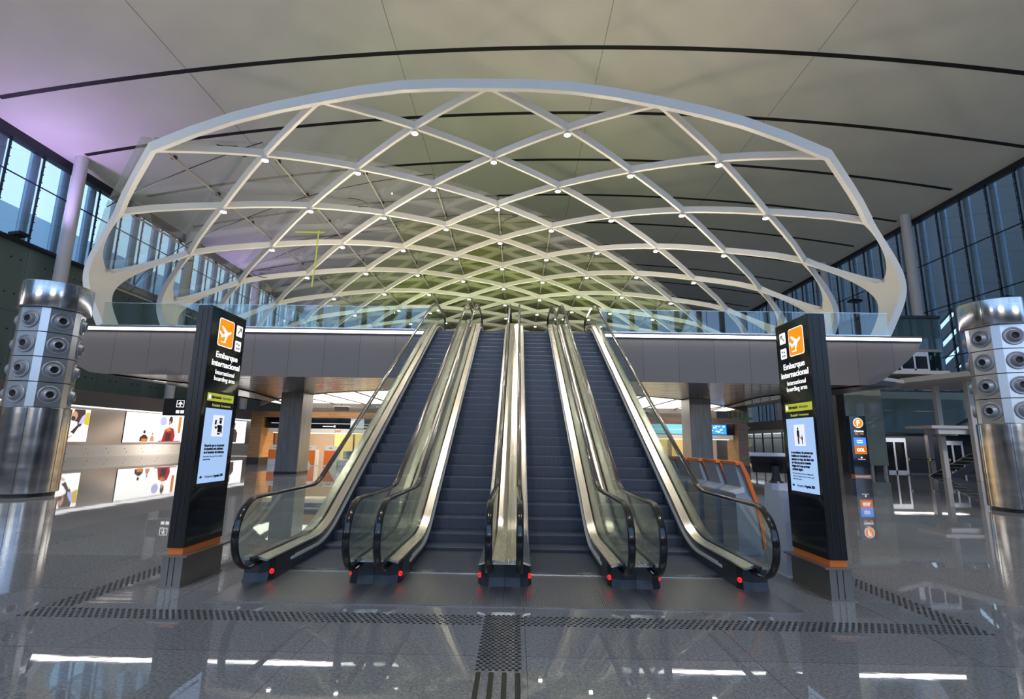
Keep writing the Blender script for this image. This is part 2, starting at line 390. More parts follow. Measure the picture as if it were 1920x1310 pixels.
# ---- left wall: lower poster wall, bulkhead, green glass, window band
m = MB(); m.box((XL-.4, YF, 0), (XL, YB, 5.1)); struct('wall_left', m, M_taupe)
m = MB(); m.box((XL, 20, 3.9), (XL+1.3, YB, 5.06)); struct('trim_40', m, M_band)
m = MB(); m.box((XL+.02, 20, 3.86), (XL+1.2, YB, 3.9)); struct('trim_41', m, M_whitel)
m = MB(); m.box((XL, YF, 0), (XL+.06, YB, .93)); struct('baseboard_left', m, M_skw)
m = MB()
for y in range(30, 80, 2):
    for z in (.3, .62): m.lathe((XL+.06, y+(z*2.1) % .9, z), (1,0,0), [(.035,0),(.03,.02)], 8)
struct('trim_42', m, M_black)
def green_panels(x, sgn, z0, z1, ys):
    m = MB(); y = ys[0]
    while y < ys[1]:
        m.box((x, y+.012, z0), (x-sgn*.12, y+2.43, (z0+z1)/2-.012)); m.box((x, y+.012, (z0+z1)/2+.012), (x-sgn*.12, y+2.43, z1)); y += 2.45
    return m
struct('trim_43', green_panels(XL, 1, 5.1, 14.55, (YF, YB)), M_greeng)
m = MB(); m.box((XL-.35, YF, 5.1), (XL-.14, YB, 14.55)); struct('wall_left_upper', m, M_dkmetal)
m = MB(); y = 20
while y < 70:
    for z in (6.2, 8.6, 11.0, 13.4):
        for d in (.3, 2.1): m.lathe((XL, y+d, z), (1,0,0), [(.06,0),(.05,.05)], 8)
    y += 2.45
struct('trim_44', m, M_black)
m = MB(); m.box((XL-.3, YF, 14.4), (XL+.5, YB, 14.6)); struct('trim_45', m, M_dkmetal)
m = MB(); m.box((XL-.5, YF, 21.3), (XL+.1, YB, 22.3)); struct('trim_46', m, M_mull)
def window_row(x, sgn, z0, z1, zm, y0, count, first, tubes=True):
    for i in range(count):
        y = y0+2.45*i
        f = MB()
        f.box((x-.04, y-.04, z0), (x+.04, y+.04, z1))
        f.box((x-.04, y+.11, z0), (x+.0, y+.13, z1))
        for z in [z0+.6*q for q in range(1, int((z1-z0)/.6))]: f.box((x-.05, y-.02, z-.035), (x+.05, y+.15, z+.035))
        for z in zm: f.box((x-.04, y, z-.035), (x+.04, y+2.45, z+.035))
        o = struct('window_%d' % (first+i), f, M_mull)
        p = MB(); p.box((x+sgn*.05, y, z0), (x+sgn*.065, y+2.45, z1)); struct('window_pane', p, M_win, o)
        t = MB(); t.tube([(x+sgn*.75, y+.1, z0-2), (x+sgn*.75, y+.1, z1+.1)], .30, 14); struct('steel_tube', t, M_tubew, o, True)
window_row(XL, -1, 14.5, 21.9, (18.95,), 13.2-2.45*3, 32, 1)

# ---- right wall: tall curtain wall above a low shopfront block
m = MB(); m.box((XR-.1, YF, 23.2), (XR+.5, YB, 24.1)); struct('trim_47', m, M_mull)
window_row(XR, 1, 0.4, 23.7, (18.75, 14.3, 9.8, 5.4), 14.2-2.45*3, 31, 101)
m = MB(); m.box((XR-.15, YF, 0), (XR+.4, YB, .4)); struct('wall_right', m, M_band)
m = MB(); m.box((34, 44, 3.9), (XR, YB, 5.06)); struct('trim_48', m, M_band)
m = MB(); m.box((33.9, 44, 3.5), (34.5, YB, 3.88)); struct('trim_49', m, M_skw)
m = MB(); m.box((34.6, 44, 3.42), (37.5, YB, 3.46)); struct('trim_50', m, M_whitel)
m = MB(); m.box((35.9, 44, 0), (36.1, YB, 3.5)); struct('wall_right_shop', m, M_skw)
for i in range(14):
    y = 45+2.6*i; f = MB()
    f.box((34.05, y-.07, 0), (34.2, y+.07, 3.5)); f.box((34.05, y, 2.75), (34.2, y+2.6, 2.85)); f.box((34.05, y, 0), (34.2, y+2.6, .12))
    o = struct('window_%d' % (201+i), f, M_dkmetal)
    p = MB(); p.box((34.11, y+.07, .12), (34.13, y+2.53, 3.5)); struct('window_pane', p, M_win, o)

# ---- end wall, front facade behind the viewpoint, neighbouring buildings
m = MB(); m.box((XL, YB, 0), (XR, YB+.4, 27)); struct('wall_back', m, M_band)
m = MB(); m.box((XL, YF-.4, 0), (XR, YF, 5)); m.box((XL, YF-.4, 20.5), (XR, YF, 27)); struct('wall_front', m, M_band)
m = MB()
for i in range(30):
    x = XL+2.45*i; m.tube([(x, YF-.5, 5), (x, YF-.5, 20.5)], .3, 10)
m.box((XL, YF-.1, 12.5), (XR, YF+.1, 12.7)); struct('trim_51', m, M_tubew)
m = MB()
for x0 in range(-30, 36, 11): m.tube([(x0, YF-2.5, 5), (x0+7, YF-2.5, 20.5)], .35, 10)
struct('trim_52', m, M_tubew)
m = MB(); m.box((-75, -20, -.5), (-95, 140, 35)); struct('building_left', m, M_bld)
m = MB(); m.box((62, -30, -.5), (64, 68, 46)); m.box((62, 68, 21.5), (64, 140, 46)); m.box((62, 68, -.5), (64, 140, 5.5))
m.box((62, 84, 5.5), (64, 90, 21.5)); m.box((62, 100, 5.5), (64, 140, 21.5)); m.box((62, 68, 5.5), (64, 84, 13.0)); m.box((62, 90, 13.0), (64, 100, 21.5))
for q in range(-3, 8):                        # slanted slats of the open storeys
    for y0, y1, z0 in ((68, 84, 13.0), (90, 100, 5.5)):
        zz = z0+2.6*q; ya, yb = y0, y1; za, zb = zz+(y1-y0)*.62, zz
        if min(za, zb)+1.3 > z0+8.5 and max(za, zb) > z0+16: continue
        m.prism([(62.1, ya, za), (62.1, yb, zb), (62.1, yb, zb+1.5), (62.1, ya, za+1.5)], (.4, 0, 0))
struct('building_right', m, M_bldd)
m = MB(); m.add([(-140,-60,-.55),(140,-60,-.55),(140,160,-.55),(-140,160,-.55)], [(0,1,2,3)]); struct('ground', m, M_concol)

# ---- round wall columns
def round_column(x, y, lab, zb=0):
    o = build('round_column', MB().lathe((x, y, 0), (0,0,1), [(.42,zb),(.42,ceil_z(x)+.05)], 24), M_colwhite, smooth=True, label=lab, cat='column', group='round white columns along the glass walls')
    return o
ords = ['first', 'second', 'third', 'fourth', 'fifth']
for i in range(3): round_column(-32.9, 34.5+13.1*i, 'tall round white column before the left windows, %s from the front' % ords[i], 5.06)
for i in range(4): round_column(37.2, 32.7+13.1*i, 'tall round white column before the dark right glazing, %s from the front' % ords[i])

# ================================================================== MEZZANINE
CXM = -.95
def smooth_side(y, a):                      # plan inset of the hull behind the front
    t = max(0, min(1, (y-18.5)/6)); s = t*t*(3-2*t)
    u = max(0, min(1, (y-24.5)/11)); return a*s*(1-u*1.0)
hull_levels = [(5.80, -16.85, 15.05), (5.62, -16.87, 15.05), (5.3, -16.86, 14.85), (4.9, -16.82, 14.45), (4.5, -16.65, 13.95), (4.2, -16.3, 13.5), (4.02, -15.9, 13.15), (3.95, -15.3, 12.8)]
EL, ER = -3.30, 3.08                        # opening for the escalators
def hull(side):
    mb = MB(); rings = []
    ys = [18.5, 18.8, 19.3, 20, 21, 22, 23, 24, 25, 27, 29, 31, 33, 35, 37]
    for z, xl, xr in hull_levels:
        t = (5.8-z)/1.85
        if side < 0: ring = [(EL, 18.5, z)] + [(xl+smooth_side(y, 1.2+1.0*t)+.22*max(0, 1-(y-18.5)/.9)*0, y, z) for y in ys] + [(EL, 37, z)]
        else: ring = [(ER, 37, z)] + [(xr-smooth_side(y, .2+1.2*t)+max(0,(y-22)*.03), y, z) for y in reversed(ys)] + [(ER, 18.5, z)]
        rings.append(ring)
    mb.loft(rings)
    n_ = len(rings[0]); mb.add(rings[0], [tuple(range(n_))])
    return mb, rings[-1]
ml, rl = hull(-1); mr_, rr_ = hull(1)
struct('mezzanine_left', ml, M_fascia); struct('mezzanine_right', mr_, M_fascia)
m = MB(); m.box((EL, 20.6, 4.0), (ER, 37, 5.8)); struct('mezzanine_middle', m, M_fascia)
# polished soffit, cut back along a curved edge for the luminous ceiling
def lum_y(x):
    u = (x-CXM)/17.3; return 22.4 + 13.6*abs(u)**2.2
def soff(side):
    xs0 = [EL-(-EL*-1 + 0)*0]*0
    m = MB(); N_ = 30; top = []; bot = []
    for i in range(N_+1):
        x = (EL + (-16.4-EL)*i/N_) if side < 0 else (ER + (15.6-ER)*i/N_)
        y1 = min(37, lum_y(x)); y0 = 18.55
        z = 3.99
        # keep inside the curved hull outline
        def inside(yy):
            return (x > -15.3+smooth_side(yy, 2.2)) if side < 0 else (x < 12.8-smooth_side(yy, 1.4)+max(0,(yy-22)*.03)+.0)
        yy = y0
        while not inside(yy) and yy < y1: yy += .1
        ye = y1
        top.append((x, yy, z-.004)); bot.append((x, max(yy, ye), z-.004))
    for i in range(N_): m.add([top[i], top[i+1], bot[i+1], bot[i]], [(0,1,2,3)])
    return m
struct('trim_60', soff(-1), M_soffit); struct('trim_61', soff(1), M_soffit)
m = MB(); m.add([(EL,20.6,3.99),(ER,20.6,3.99),(ER,22.5,3.99),(EL,22.5,3.99)], [(0,1,2,3)]); struct('trim_62', m, M_soffit)
# curved dark lip of the luminous ceiling
m = MB(); xs = [CXM-17.2+34.4*i/50 for i in range(51)]
m.loft([[(x, lum_y(x)-.05, 3.975), (x, lum_y(x)+.25, 3.975), (x, lum_y(x)+.25, 4.42), (x, lum_y(x)-.05, 4.42)] for x in xs], caps=True)
struct('trim_63', m, M_dkmetal)
# luminous ceiling panels, each a light fitting
edges = [CXM-17+2.27*i for i in range(16)]
pos = 0
for a, b in zip(edges[:-1], edges[1:]):
    pts = []
    for i in range(7):
        x = a+.07+(b-a-.14)*i/6; pts.append((x, lum_y(x)+.3, 4.3))
    poly = pts + [(b-.07, 38.9, 4.3), (a+.07, 38.9, 4.3)]
    if min(p[1] for p in pts) > 38.3: continue
    pos += 1
    lp = build('luminous_panel', MB().prism(poly, (0,0,.08)), M_lum, label='glowing white ceiling panel over the check-in hall, number %d counted from the left' % pos, cat='ceiling light', group='luminous panels over the check-in desks')
    build('frame_bar', MB().box((a-.07, min(p[1] for p in pts), 4.27), (a+.07, 38.9, 4.36)), M_frame, lp)
m = MB(); m.box((-18.6, 22.4, 4.42), (16.8, 39.4, 4.6)); struct('ceiling_checkin', m, M_dkmetal)
m = MB(); m.box((-17.6, 38.9, 3.0), (15.3, 39.3, 4.42)); struct('wall_checkin', m, M_bulk)

# ---- linear lights under the floor edge
for a, b, lab in ((-16.55, EL-.03, 'long glowing white linear light on the fascia left of the escalators'), (ER+.03, 14.95, 'long glowing white linear light on the fascia right of the escalators')):
    e = empty('linear_light', ((a+b)/2, 18.45, 5.6), lab, 'light', 'linear lights along the upper floor edge')
    build('housing', MB().box((a, 18.42, 5.59), (b, 18.495, 5.75)), M_dkmetal, e)
    build('diffuser', MB().box((a+.02, 18.36, 5.62), (b-.02, 18.425, 5.71)), M_led, e)
# ---- glass railings
def railing(x0, x1, n_, lab):
    e = empty('glass_railing', ((x0+x1)/2, 18.68, F2), lab, 'railing', 'glass railings of the upper floor')
    w = (x1-x0)/n_
    for i in range(n_):
        build('glass_pane', MB().box((x0+w*i+.012, 18.67, F2), (x0+w*(i+1)-.012, 18.69, 6.72)), M_rail, e)
    build('base_channel', MB().box((x0, 18.63, F2), (x1, 18.73, F2+.07)), M_steel, e)
    build('top_edge', MB().box((x0, 18.665, 6.72), (x1, 18.695, 6.735)), M_steel, e)
railing(-15.9, EL, 9, 'clear glass railing on the upper floor left of the escalators')
railing(ER, 14.0, 8, 'clear glass railing on the upper floor right of the escalators')
# ---- two rectangular columns carrying the mezzanine
for x0, x1, lab in ((-11.7, -10.6, 'square grey clad column under the upper floor left of the escalators'), (8.55, 9.6, 'square grey clad column under the upper floor behind the ticket kiosks')):
    e = empty('square_column', ((x0+x1)/2, 25.7, 0), lab, 'column', 'square columns below the upper floor')
    build('shaft', MB().bbox((x0, 25.05, 0), (x1, 26.35, 3.97), .02), M_concol, e)
    build('plinth', MB().box((x0-.01, 25.04, 0), (x1+.01, 26.36, .12)), M_dkmetal, e)
# ================================================================== ESCALATORS
TAN = tan(radians(30)); F2E = F2+.08; Y0E = 8.35; Y1E = Y0E+F2E/TAN; RA, RB = 1.9, 2.6
YC = Y0E-RA*tan(radians(15)); YD = Y1E+RB*tan(radians(15))
def epath(h, ya, yb, n_=9):
    p = [(ya, h)]
    for i in range(n_+1):
        a = radians(30*i/n_); p.append((YC+(RA-h)*sin(a), RA-(RA-h)*cos(a)))
    for i in range(n_+1):
        a = radians(30*(1-i/n_)); p.append((YD-(RB+h)*sin(a), F2E-RB+(RB+h)*cos(a)))
    p.append((yb, F2E+h))
    return p
def ext(mb, prof, ya, yb):                   # loft a closed (x, h) profile along the escalator path
    paths = [epath(h, ya, yb) for x, h in prof]
    rings = [[(prof[k][0], paths[k][i][0], paths[k][i][1]) for k in range(len(prof))] for i in range(len(paths[0]))]
    return mb.loft(rings, caps=True)
def nose_points():
    # step noses at constant 0.405 m along the path
    P = epath(0.012, 7.1, 20.2, 40); out = []; d = 0.0; nxt = 0.0
    for (a, b) in zip(P[:-1], P[1:]):
        l = sqrt((b[0]-a[0])**2+(b[1]-a[1])**2)
        while nxt <= d+l:
            t = (nxt-d)/l; out.append((a[0]+(b[0]-a[0])*t, a[1]+(b[1]-a[1])*t)); nxt += .405
        d += l
    return out
NOSES = nose_points()
def hand_path():
    yn, zc, r = 6.23, .615, .395
    low = [(6.75, .235), (6.45, .225)] + [(yn+r*cos(radians(262-172*i/16)), zc+r*sin(radians(262-172*i/16))) for i in range(17)]
    mid = epath(1.01, 6.6, 20.4, 9)
    yt, zt = 20.6, F2E+.615
    upn = [(yt+r*cos(radians(90-172*i/16)), zt+r*sin(radians(90-172*i/16))) for i in range(17)] + [(20.3, F2E+.225), (20.0, F2E+.235)]
    return low, mid, upn
def make_escalator(cx, lab):
    e = empty('escalator', (cx, 7, 0), lab, 'escalator', 'bank of four escalators')
    X = lambda x: cx+x
    for i, (y, z) in enumerate(NOSES):
        prev = NOSES[i-1][1] if i else z
        drop = max(.03, min(.24, z-prev+.03))
        m = MB(); yb = y+.42; r = .02
        prof = [(y+.02, z-drop)] + [(y+.035*sin(pi*.5*(1-q/4))*0+.012*(1-q/4), z-drop+(drop-.012)*q/4) for q in range(1, 5)] + [(y+.012, z), (yb, z), (yb, z-.03), (y+.06, z-.03), (y+.06, z-drop)]
        if z < .02: prof = [(y, .004), (y, z), (yb, z), (yb, .004)]
        m.prism([(X(-.5), a, b) for a, b in prof], (1.0, 0, 0))
        build('step', m, M_step, e)
    for s in (-1, 1):
        S = (lambda pr: [(X(s*a), b) for a, b in pr])
        build('skirt_panel', ext(MB(), S([(.503,-.16),(.515,-.16),(.515,.134),(.503,.134)]), 7.05, 20.0), M_skirt, e, True)
        build('skirt_strip', ext(MB(), S([(.458,.135),(.515,.135),(.515,.168),(.458,.168)]), 7.02, 20.0), M_alu, e, True)
        build('inner_panel', ext(MB(), S([(.500,.155),(.525,.155),(.525,.265),(.500,.265)]), 7.0, 20.3), M_blackp, e, True)
        build('inner_deck', ext(MB(), S([(.474,.258),(.480,.275),(.594,.312),(.594,.285),(.500,.258)]), 6.36, 20.45), M_deckm, e, True)
        build('glass_gasket', ext(MB(), S([(.595,.27),(.636,.27),(.636,.318),(.595,.318)]), 6.25, 20.5), M_rubber, e, True)
        build('outer_deck', ext(MB(), S([(.637,.312),(.786,.292),(.786,.262),(.637,.262)]), 6.38, 20.45), M_deckm, e, True)
        build('side_cladding', ext(MB(), S([(.77,-.02),(.785,-.02),(.785,.262),(.77,.262)]), 6.6, 20.4), M_dkmetal, e, True)
        # glass balustrade: jointed panels
        # split the outline in vertical bands so that every panel is a planar strip
        def top_z(y, P):
            for (a, b) in zip(P[:-1], P[1:]):
                if (a[0]-y)*(b[0]-y) <= 0 and abs(a[0]-b[0]) > 1e-6: return a[1]+(b[1]-a[1])*(y-a[0])/(b[0]-a[0])
            return None
        crest = [(5.86,.62),(5.93,.83),(6.06,.94),(6.25,.975)] + [(a, b-.04) for a, b in epath(1.01, 6.6, 20.4)] + [(20.6,F2E+.97),(20.8,F2E+.92),(20.93,F2E+.8),(20.97,F2E+.62)]
        base = [(5.86,.60),(5.92,.42),(6.05,.31),(6.2,.275)] + list(epath(.29, 6.4, 20.45)) + [(20.6,F2E+.28),(20.78,F2E+.31),(20.9,F2E+.42),(20.97,F2E+.60)]
        cuts = [5.87, 7.5, 9.6, 11.6, 13.6, 15.6, 17.6, 19.4, 20.96]
        for c0, c1 in zip(cuts[:-1], cuts[1:]):
            ys = [c0+(c1-c0-.008)*q/14 for q in range(15)]
            rings = []
            for y in ys:
                zt, zb = top_z(y, crest), top_z(y, base)
                rings.append([(X(s*.609), y, zb), (X(s*.621), y, zb), (X(s*.621), y, zt), (X(s*.609), y, zt)])
            build('glass_panel', MB().loft(rings, caps=True), M_bal, e)
        # handrail
        low, mid, upn = hand_path(); P = low+mid+upn; rings = []
        for i, (y, z) in enumerate(P):
            a, b = P[max(i-1,0)], P[min(i+1, len(P)-1)]; t = Vector((b[0]-a[0], b[1]-a[1])).normalized(); nn = Vector((-t.y, t.x))
            sec = [(-.040,-.012),(-.040,.006),(-.030,.018),(-.012,.023),(.012,.023),(.030,.018),(.040,.006),(.040,-.012),(.030,-.020),(-.030,-.020)]
            rings.append([(X(s*.615+u), y+nn.x*v, z+nn.y*v) for u, v in sec])
        build('handrail', MB().loft(rings, caps=True), M_rubber, e, True)
        # foot of the newel with its signal lamp
        pl = [(.786,6.42),(.60,6.40),(.50,6.46),(.462,6.56),(.462,7.15),(.52,7.25),(.786,7.25)]
        pl2 = [(.786,6.46),(.60,6.44),(.505,6.50),(.472,6.59),(.472,7.15),(.52,7.25),(.786,7.25)]
        m = MB(); m.loft([[(X(s*a), b, 0.002) for a, b in pl], [(X(s*a), b, .10) for a, b in pl2], [(X(s*a), b, .262) for a, b in pl2]], caps=True)
        ft = build('newel_base', m, M_blackp, e)
        c = Vector((X(s*.489), 6.535, .105)); d = Vector((-s*.75, -.62, 0)).normalized()
        build('signal_lamp', MB().lathe(c+d*.002, d, [(.030,-.01),(.030,.006),(.024,.010)], 16), M_red, ft)
        hh = d.cross(Vector((0,0,1))).normalized(); mm = MB()
        q = c+d*.0125
        mm.add([q+hh*.016+Vector((0,0,.005)), q-hh*.016+Vector((0,0,.005)), q-hh*.016-Vector((0,0,.005)), q+hh*.016-Vector((0,0,.005))], [(0,1,2,3)])
        build('no_entry_bar', mm, M_ink, ft)
    # truss under the steps
    lo = epath(-.75, 8.0, 20.4); hi = epath(-.2, 8.0, 20.4)
    ring = []
    poly = [(a, max(b, .006)) for a, b in hi if b > .0]+[(a, max(b, .004)) for a, b in reversed(lo) if b > -.9]
    poly = [p for p in poly if p[1] > .003]
    build('truss', MB().prism([(X(-.765), a, b) for a, b in poly], (1.53,0,0)), M_dkmetal, e)
    build('landing_plate', MB().box((X(-.785), 5.68, .001), (X(.785), 6.98, .008)), M_plate, e)
    build('comb_plate', MB().box((X(-.46), 6.98, .002), (X(.46), 7.12, .016)), M_steel, e)
    m = MB()
    for q in range(7): m.box((X(.02+.022*q), 7.0, .0155), (X(.034+.022*q), 7.02, .0168))
    m.lathe((X(.20), 7.01, .0155), (0,0,1), [(.016,0),(.016,.0012)], 12)
    build('maker_mark', m, M_ink, e)
    build('upper_landing', MB().box((X(-.785), 20.0, F2), (X(.785), 21.6, F2E+.012)), M_plate, e)
    return e
labs = ['leftmost escalator, dark blue steps between clear glass balustrades', 'second escalator from the left, just left of the middle balustrade', 'third escalator from the left, just right of the middle balustrade', 'rightmost escalator, beside the orange trimmed kiosks']
ESC_C = [-.11-1.5*1.575, -.11-.5*1.575, -.11+.5*1.575, -.11+1.5*1.575]
e0 = make_escalator(ESC_C[0], labs[0])
for cx, lb in zip(ESC_C[1:], labs[1:]): copy_tree(e0, (cx-ESC_C[0], 0, 0), lb)

# ================================================================== TACTILE PAVING
def studs(e, pts, limit):
    near = sorted(pts, key=lambda p: p[1])
    for x, y in near[:limit]:
        build('stud', MB().lathe((x, y, .0005), (0,0,1), [(.0155,0),(.0155,.003),(.012,.005)], 10), M_dkst, e)
    if len(near) > limit:
        m = MB()
        for x, y in near[limit:]: m.lathe((x, y, .0005), (0,0,1), [(.0155,0),(.0155,.003),(.012,.005)], 8)
        o = build('stud_field', m, M_dkst, e); o['kind'] = 'stuff'
M_dkst = mat('dark_steel_stud', (.045,.048,.055), .3, .7)
def grid(x0, x1, y0, y1, p=.05):
    out = []; i = 0; y = y0
    while y <= y1+1e-6:
        x = x0+(p/2 if i % 2 else 0)
        while x <= x1+1e-6: out.append((x, y)); x += p
        y += p*.866*.85; i += 1
    return out
e = empty('tactile_strip', (-.1, 5.28, 0), 'long cross strip of dark steel studs in front of the landing plates', 'tactile paving')
studs(e, grid(-4.72, -.30, 5.16, 5.42, .062)+grid(.09, 4.52, 5.16, 5.42, .062), 100)
e = empty('tactile_strip', (-.1, 4.7, 0), 'short middle strip of dark steel studs with four bars leading towards the viewer', 'tactile paving')
studs(e, grid(-.27, .06, 4.20, 5.42, .05), 100)
for i in range(4):
    x = -.255+.098*i
    build('guide_bar', MB().bbox((x-.018, 3.0, .0005), (x+.018, 4.15, .005), .003), M_dkst, e)
e = empty('tactile_strip', (-4.45, 6.3, 0), 'side strip of dark steel studs running past the left sign pillar', 'tactile paving')
studs(e, grid(-4.72, -4.46, 5.46, 7.6, .062), 60)
e = empty('tactile_strip', (4.35, 6.3, 0), 'side strip of dark steel studs running past the right sign pillar', 'tactile paving')
studs(e, grid(4.26, 4.52, 5.46, 7.6, .062), 60)
# ================================================================== LATTICE CANOPY
SCL = .96
LX0 = -1.15*SCL
NX = [0, 3.02, 6.07, 9.09, 12.15, 15.26, 17.6, 16.6]
NZ = [14.18, 13.93, 13.66, 12.95, 11.95, 10.71, 8.5, 5.75]
NY = [-.04, -.24, .10, .20, .54, .98, 1.1, 1.1]
NZ = [1.7+(z-1.7)*SCL for z in NZ]
def cr_(P, t):                               # Catmull-Rom through the fitted ring
    i = int(math.floor(t)); i = max(0, min(len(P)-2, i)); f = t-i
    p1, p2 = P[i], P[i+1]; p0 = P[i-1] if i > 0 else (P[1] if P is not NX else -P[1]); p3 = P[i+2] if i+2 < len(P) else 2*p2-p1
    return .5*((2*p1)+(-p0+p2)*f+(2*p0-5*p1+4*p2-p3)*f*f+(-p0+3*p1-3*p2+p3)*f**3)
def S(i, j, off=0.0):
    a = abs(i); sg = 1 if i >= 0 else -1
    x = LX0+sg*SCL*cr_(NX, a); z = cr_(NZ, a)
    y = SCL*(16+2.23*j+.01*j*j+cr_(NY, a))
    p = Vector((x, y, z))
    if off: p += SN(i, j)*off
    return p
def SN(i, j):
    a = S(i+.02, j); b = S(i-.02, j); c = S(i, j+.05); d = S(i, j-.05)
    n = (a-b).cross(c-d); n.normalize()
    if (n.x*i < 0 if abs(i) > 4.5 else n.z < 0): n = -n
    return n
JM = 22
can = empty('lattice_canopy', (LX0, 36, F2), 'white curved lattice canopy of crossing ribs vaulting over the upper floor', 'canopy')
RW, RD = .115, .28
def rib_line(i0, j0, di, n_):
    P, Uu = [], []
    for q in range(n_*3+1):
        i = i0+di*q/3; j = j0+q/3
        P.append(S(i, j)); Uu.append(SN(i, j))
    return P, Uu
# diagonals running to +i and to -i; they start on the front rim
starts = [(i, 0) for i in (-4,-2,0,2,4)]
for di in (1, -1):
    st = [(i, 0) for i in (-4,-2,0,2,4)] + ([(-5,1)]+[(-5,j) for j in range(3, JM, 2)] if di > 0 else [(5,1)]+[(5,j) for j in range(3, JM, 2)])
    for (i, j) in st:
        if di > 0: n_ = min(5-i, JM-j)
        else: n_ = min(i+5, JM-j)
        if n_ <= 0: continue
        P, Uu = rib_line(i, j, di, n_)
        rim = (i == 4 and di == 1) or (i == -4 and di == -1)
        if rim: continue
        build('rib', MB().sweep(P, Uu, RW, RD), M_white, can)
# front rim: chord arc and its sloping ends
P = [S(i/2.0, 0) for i in range(-8, 9)]; Uu = [SN(i/2.0, 0) for i in range(-8, 9)]
P2 = [S(-5+q*.25, 1-q*.25) for q in range(4)]; P3 = [S(4+q*.25, q*.25) for q in range(1, 5)]
build('front_rim', MB().sweep(P2+P+P3, [SN(-5+q*.25, 1-q*.25) for q in range(4)]+Uu+[SN(4+q*.25, q*.25) for q in range(1,5)], .17, .36), M_white, can)
# flared legs
def leg(side, j0):
    w = .055; hw = .21; mb = MB(); T = [5+2.0*q/26 for q in range(27)]
    tau_c = .80
    def vo(t):
        u = (t-5)/1.55
        return hw+(1+w-hw)*max(0, 1-u)**1.75 if u < 1 else hw
    def vi(t):
        u = (t-5)/tau_c
        return (1-w)*max(0, 1-u**1.35)**.72 if u < 1 else 0
    NV = 5; th = RD/2
    front = j0 == 2
    rows_o, rows_i = [], []
    for t in T:
        a, b = vi(t), vo(t); row = []
        for sgn in (-1, 1):
            for q in range(NV+1):
                v = (a+(b-a)*q/NV) if sgn > 0 else -(b-(b-a)*q/NV)
                row.append((t, v))
        rows_o.append([S(side*t_, j0+v, th) for t_, v in row]); rows_i.append([S(side*t_, j0+v, -th) for t_, v in row])
    n_ = 2*(NV+1); vs = []; fs = []
    for r in rows_o: vs += r
    off = len(vs)
    for r in rows_i: vs += r
    for k_ in range(len(T)-1):
        for q in range(n_-1):
            if q == NV and vi(T[k_+1]) > 0: continue
            a, b, c, d = k_*n_+q, k_*n_+q+1, (k_+1)*n_+q+1, (k_+1)*n_+q
            fs.append((a,b,c,d)); fs.append((off+d,off+c,off+b,off+a))
        for q in (0, n_-1):
            a, d = k_*n_+q, (k_+1)*n_+q; fs.append((a,d,off+d,off+a))
        if vi(T[k_]) > 0:
            for q in (NV, NV+1):
                a, d = k_*n_+q, (k_+1)*n_+q; fs.append((a,d,off+d,off+a))
    for q in range(n_-1):
        a = (len(T)-1)*n_+q; fs.append((a,a+1,off+a+1,off+a))
    mb.add(vs, fs)
    build('leg', mb, M_white, can, True)
for side in (-1, 1):
    for j0 in range(2, JM+1, 2): leg(side, j0)
# ---- spotlights below the crossings
row = {}
for j in range(1, JM-1):
    for i in range(-4, 5):
        if (i+j) % 2 == 0 and (j > 0) and abs(i) <= 4: row.setdefault(j, []).append(i)
ORD = ['first','second','third','fourth','fifth','sixth','seventh','eighth','ninth','tenth','eleventh','twelfth','thirteenth','fourteenth','fifteenth','sixteenth','seventeenth','eighteenth','nineteenth','twentieth','twenty-first','twenty-second']
for j, iis in row.items():
    for q, i in enumerate(iis):
        p = S(i, j, -RD/2); p.z -= .05
        e = empty('spotlight', p, 'round lit spotlight, %s from the left in the %s canopy row from the front' % (ORD[q], ORD[j-1]), 'spotlight', 'spotlights under the lattice canopy')
        build('can', MB().lathe(p, (0,0,-1), [(.05,-.0),(.12,.03),(.14,.13),(.12,.13)], 14), M_colwhite, e, True)
        build('lens', MB().lathe(p, (0,0,-1), [(.115,.10),(.118,.135),(.08,.155)], 14), M_lamp, e)
        l = bpy.data.lights.new('spot', 'SPOT'); l.energy = 540 if j < 13 else 200; l.color = (1.0,.90,.76); l.spot_size = radians(105); l.spot_blend = .7; l.shadow_soft_size = .1
        o = bpy.data.objects.new('spot_beam', l); COL.objects.link(o); o.location = (p.x, p.y, p.z-.19)
# ---- glass shell above the lattice
sh = empty('glass_shell', (LX0, 44, F2), 'unfinished curved glass skin hung above the rear of the white lattice canopy', 'glass roof')
def clip(poly, f):
    out = []
    for a, b in zip(poly, poly[1:]+poly[:1]):
        fa, fb = f(a), f(b)
        if fa >= 0: out.append(a)
        if (fa >= 0) != (fb >= 0):
            t = fa/(fa-fb); out.append((a[0]+(b[0]-a[0])*t, a[1]+(b[1]-a[1])*t))
    return out
OFF = .50
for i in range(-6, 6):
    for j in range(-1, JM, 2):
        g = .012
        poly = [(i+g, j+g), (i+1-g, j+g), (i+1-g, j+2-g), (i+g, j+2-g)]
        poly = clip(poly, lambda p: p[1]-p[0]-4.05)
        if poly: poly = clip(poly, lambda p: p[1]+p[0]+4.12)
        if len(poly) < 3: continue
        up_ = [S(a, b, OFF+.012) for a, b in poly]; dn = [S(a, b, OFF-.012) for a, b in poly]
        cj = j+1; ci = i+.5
        g_ = cj-abs(ci+.5)*.85  # panes turn greener towards the rear, standing in for the glow there
        build('glass_pane', MB().loft([dn, up_], caps=True), M_shellglow if g_ > 7.5 else (M_shellfaint if g_ > 4.8 else M_shell), sh)
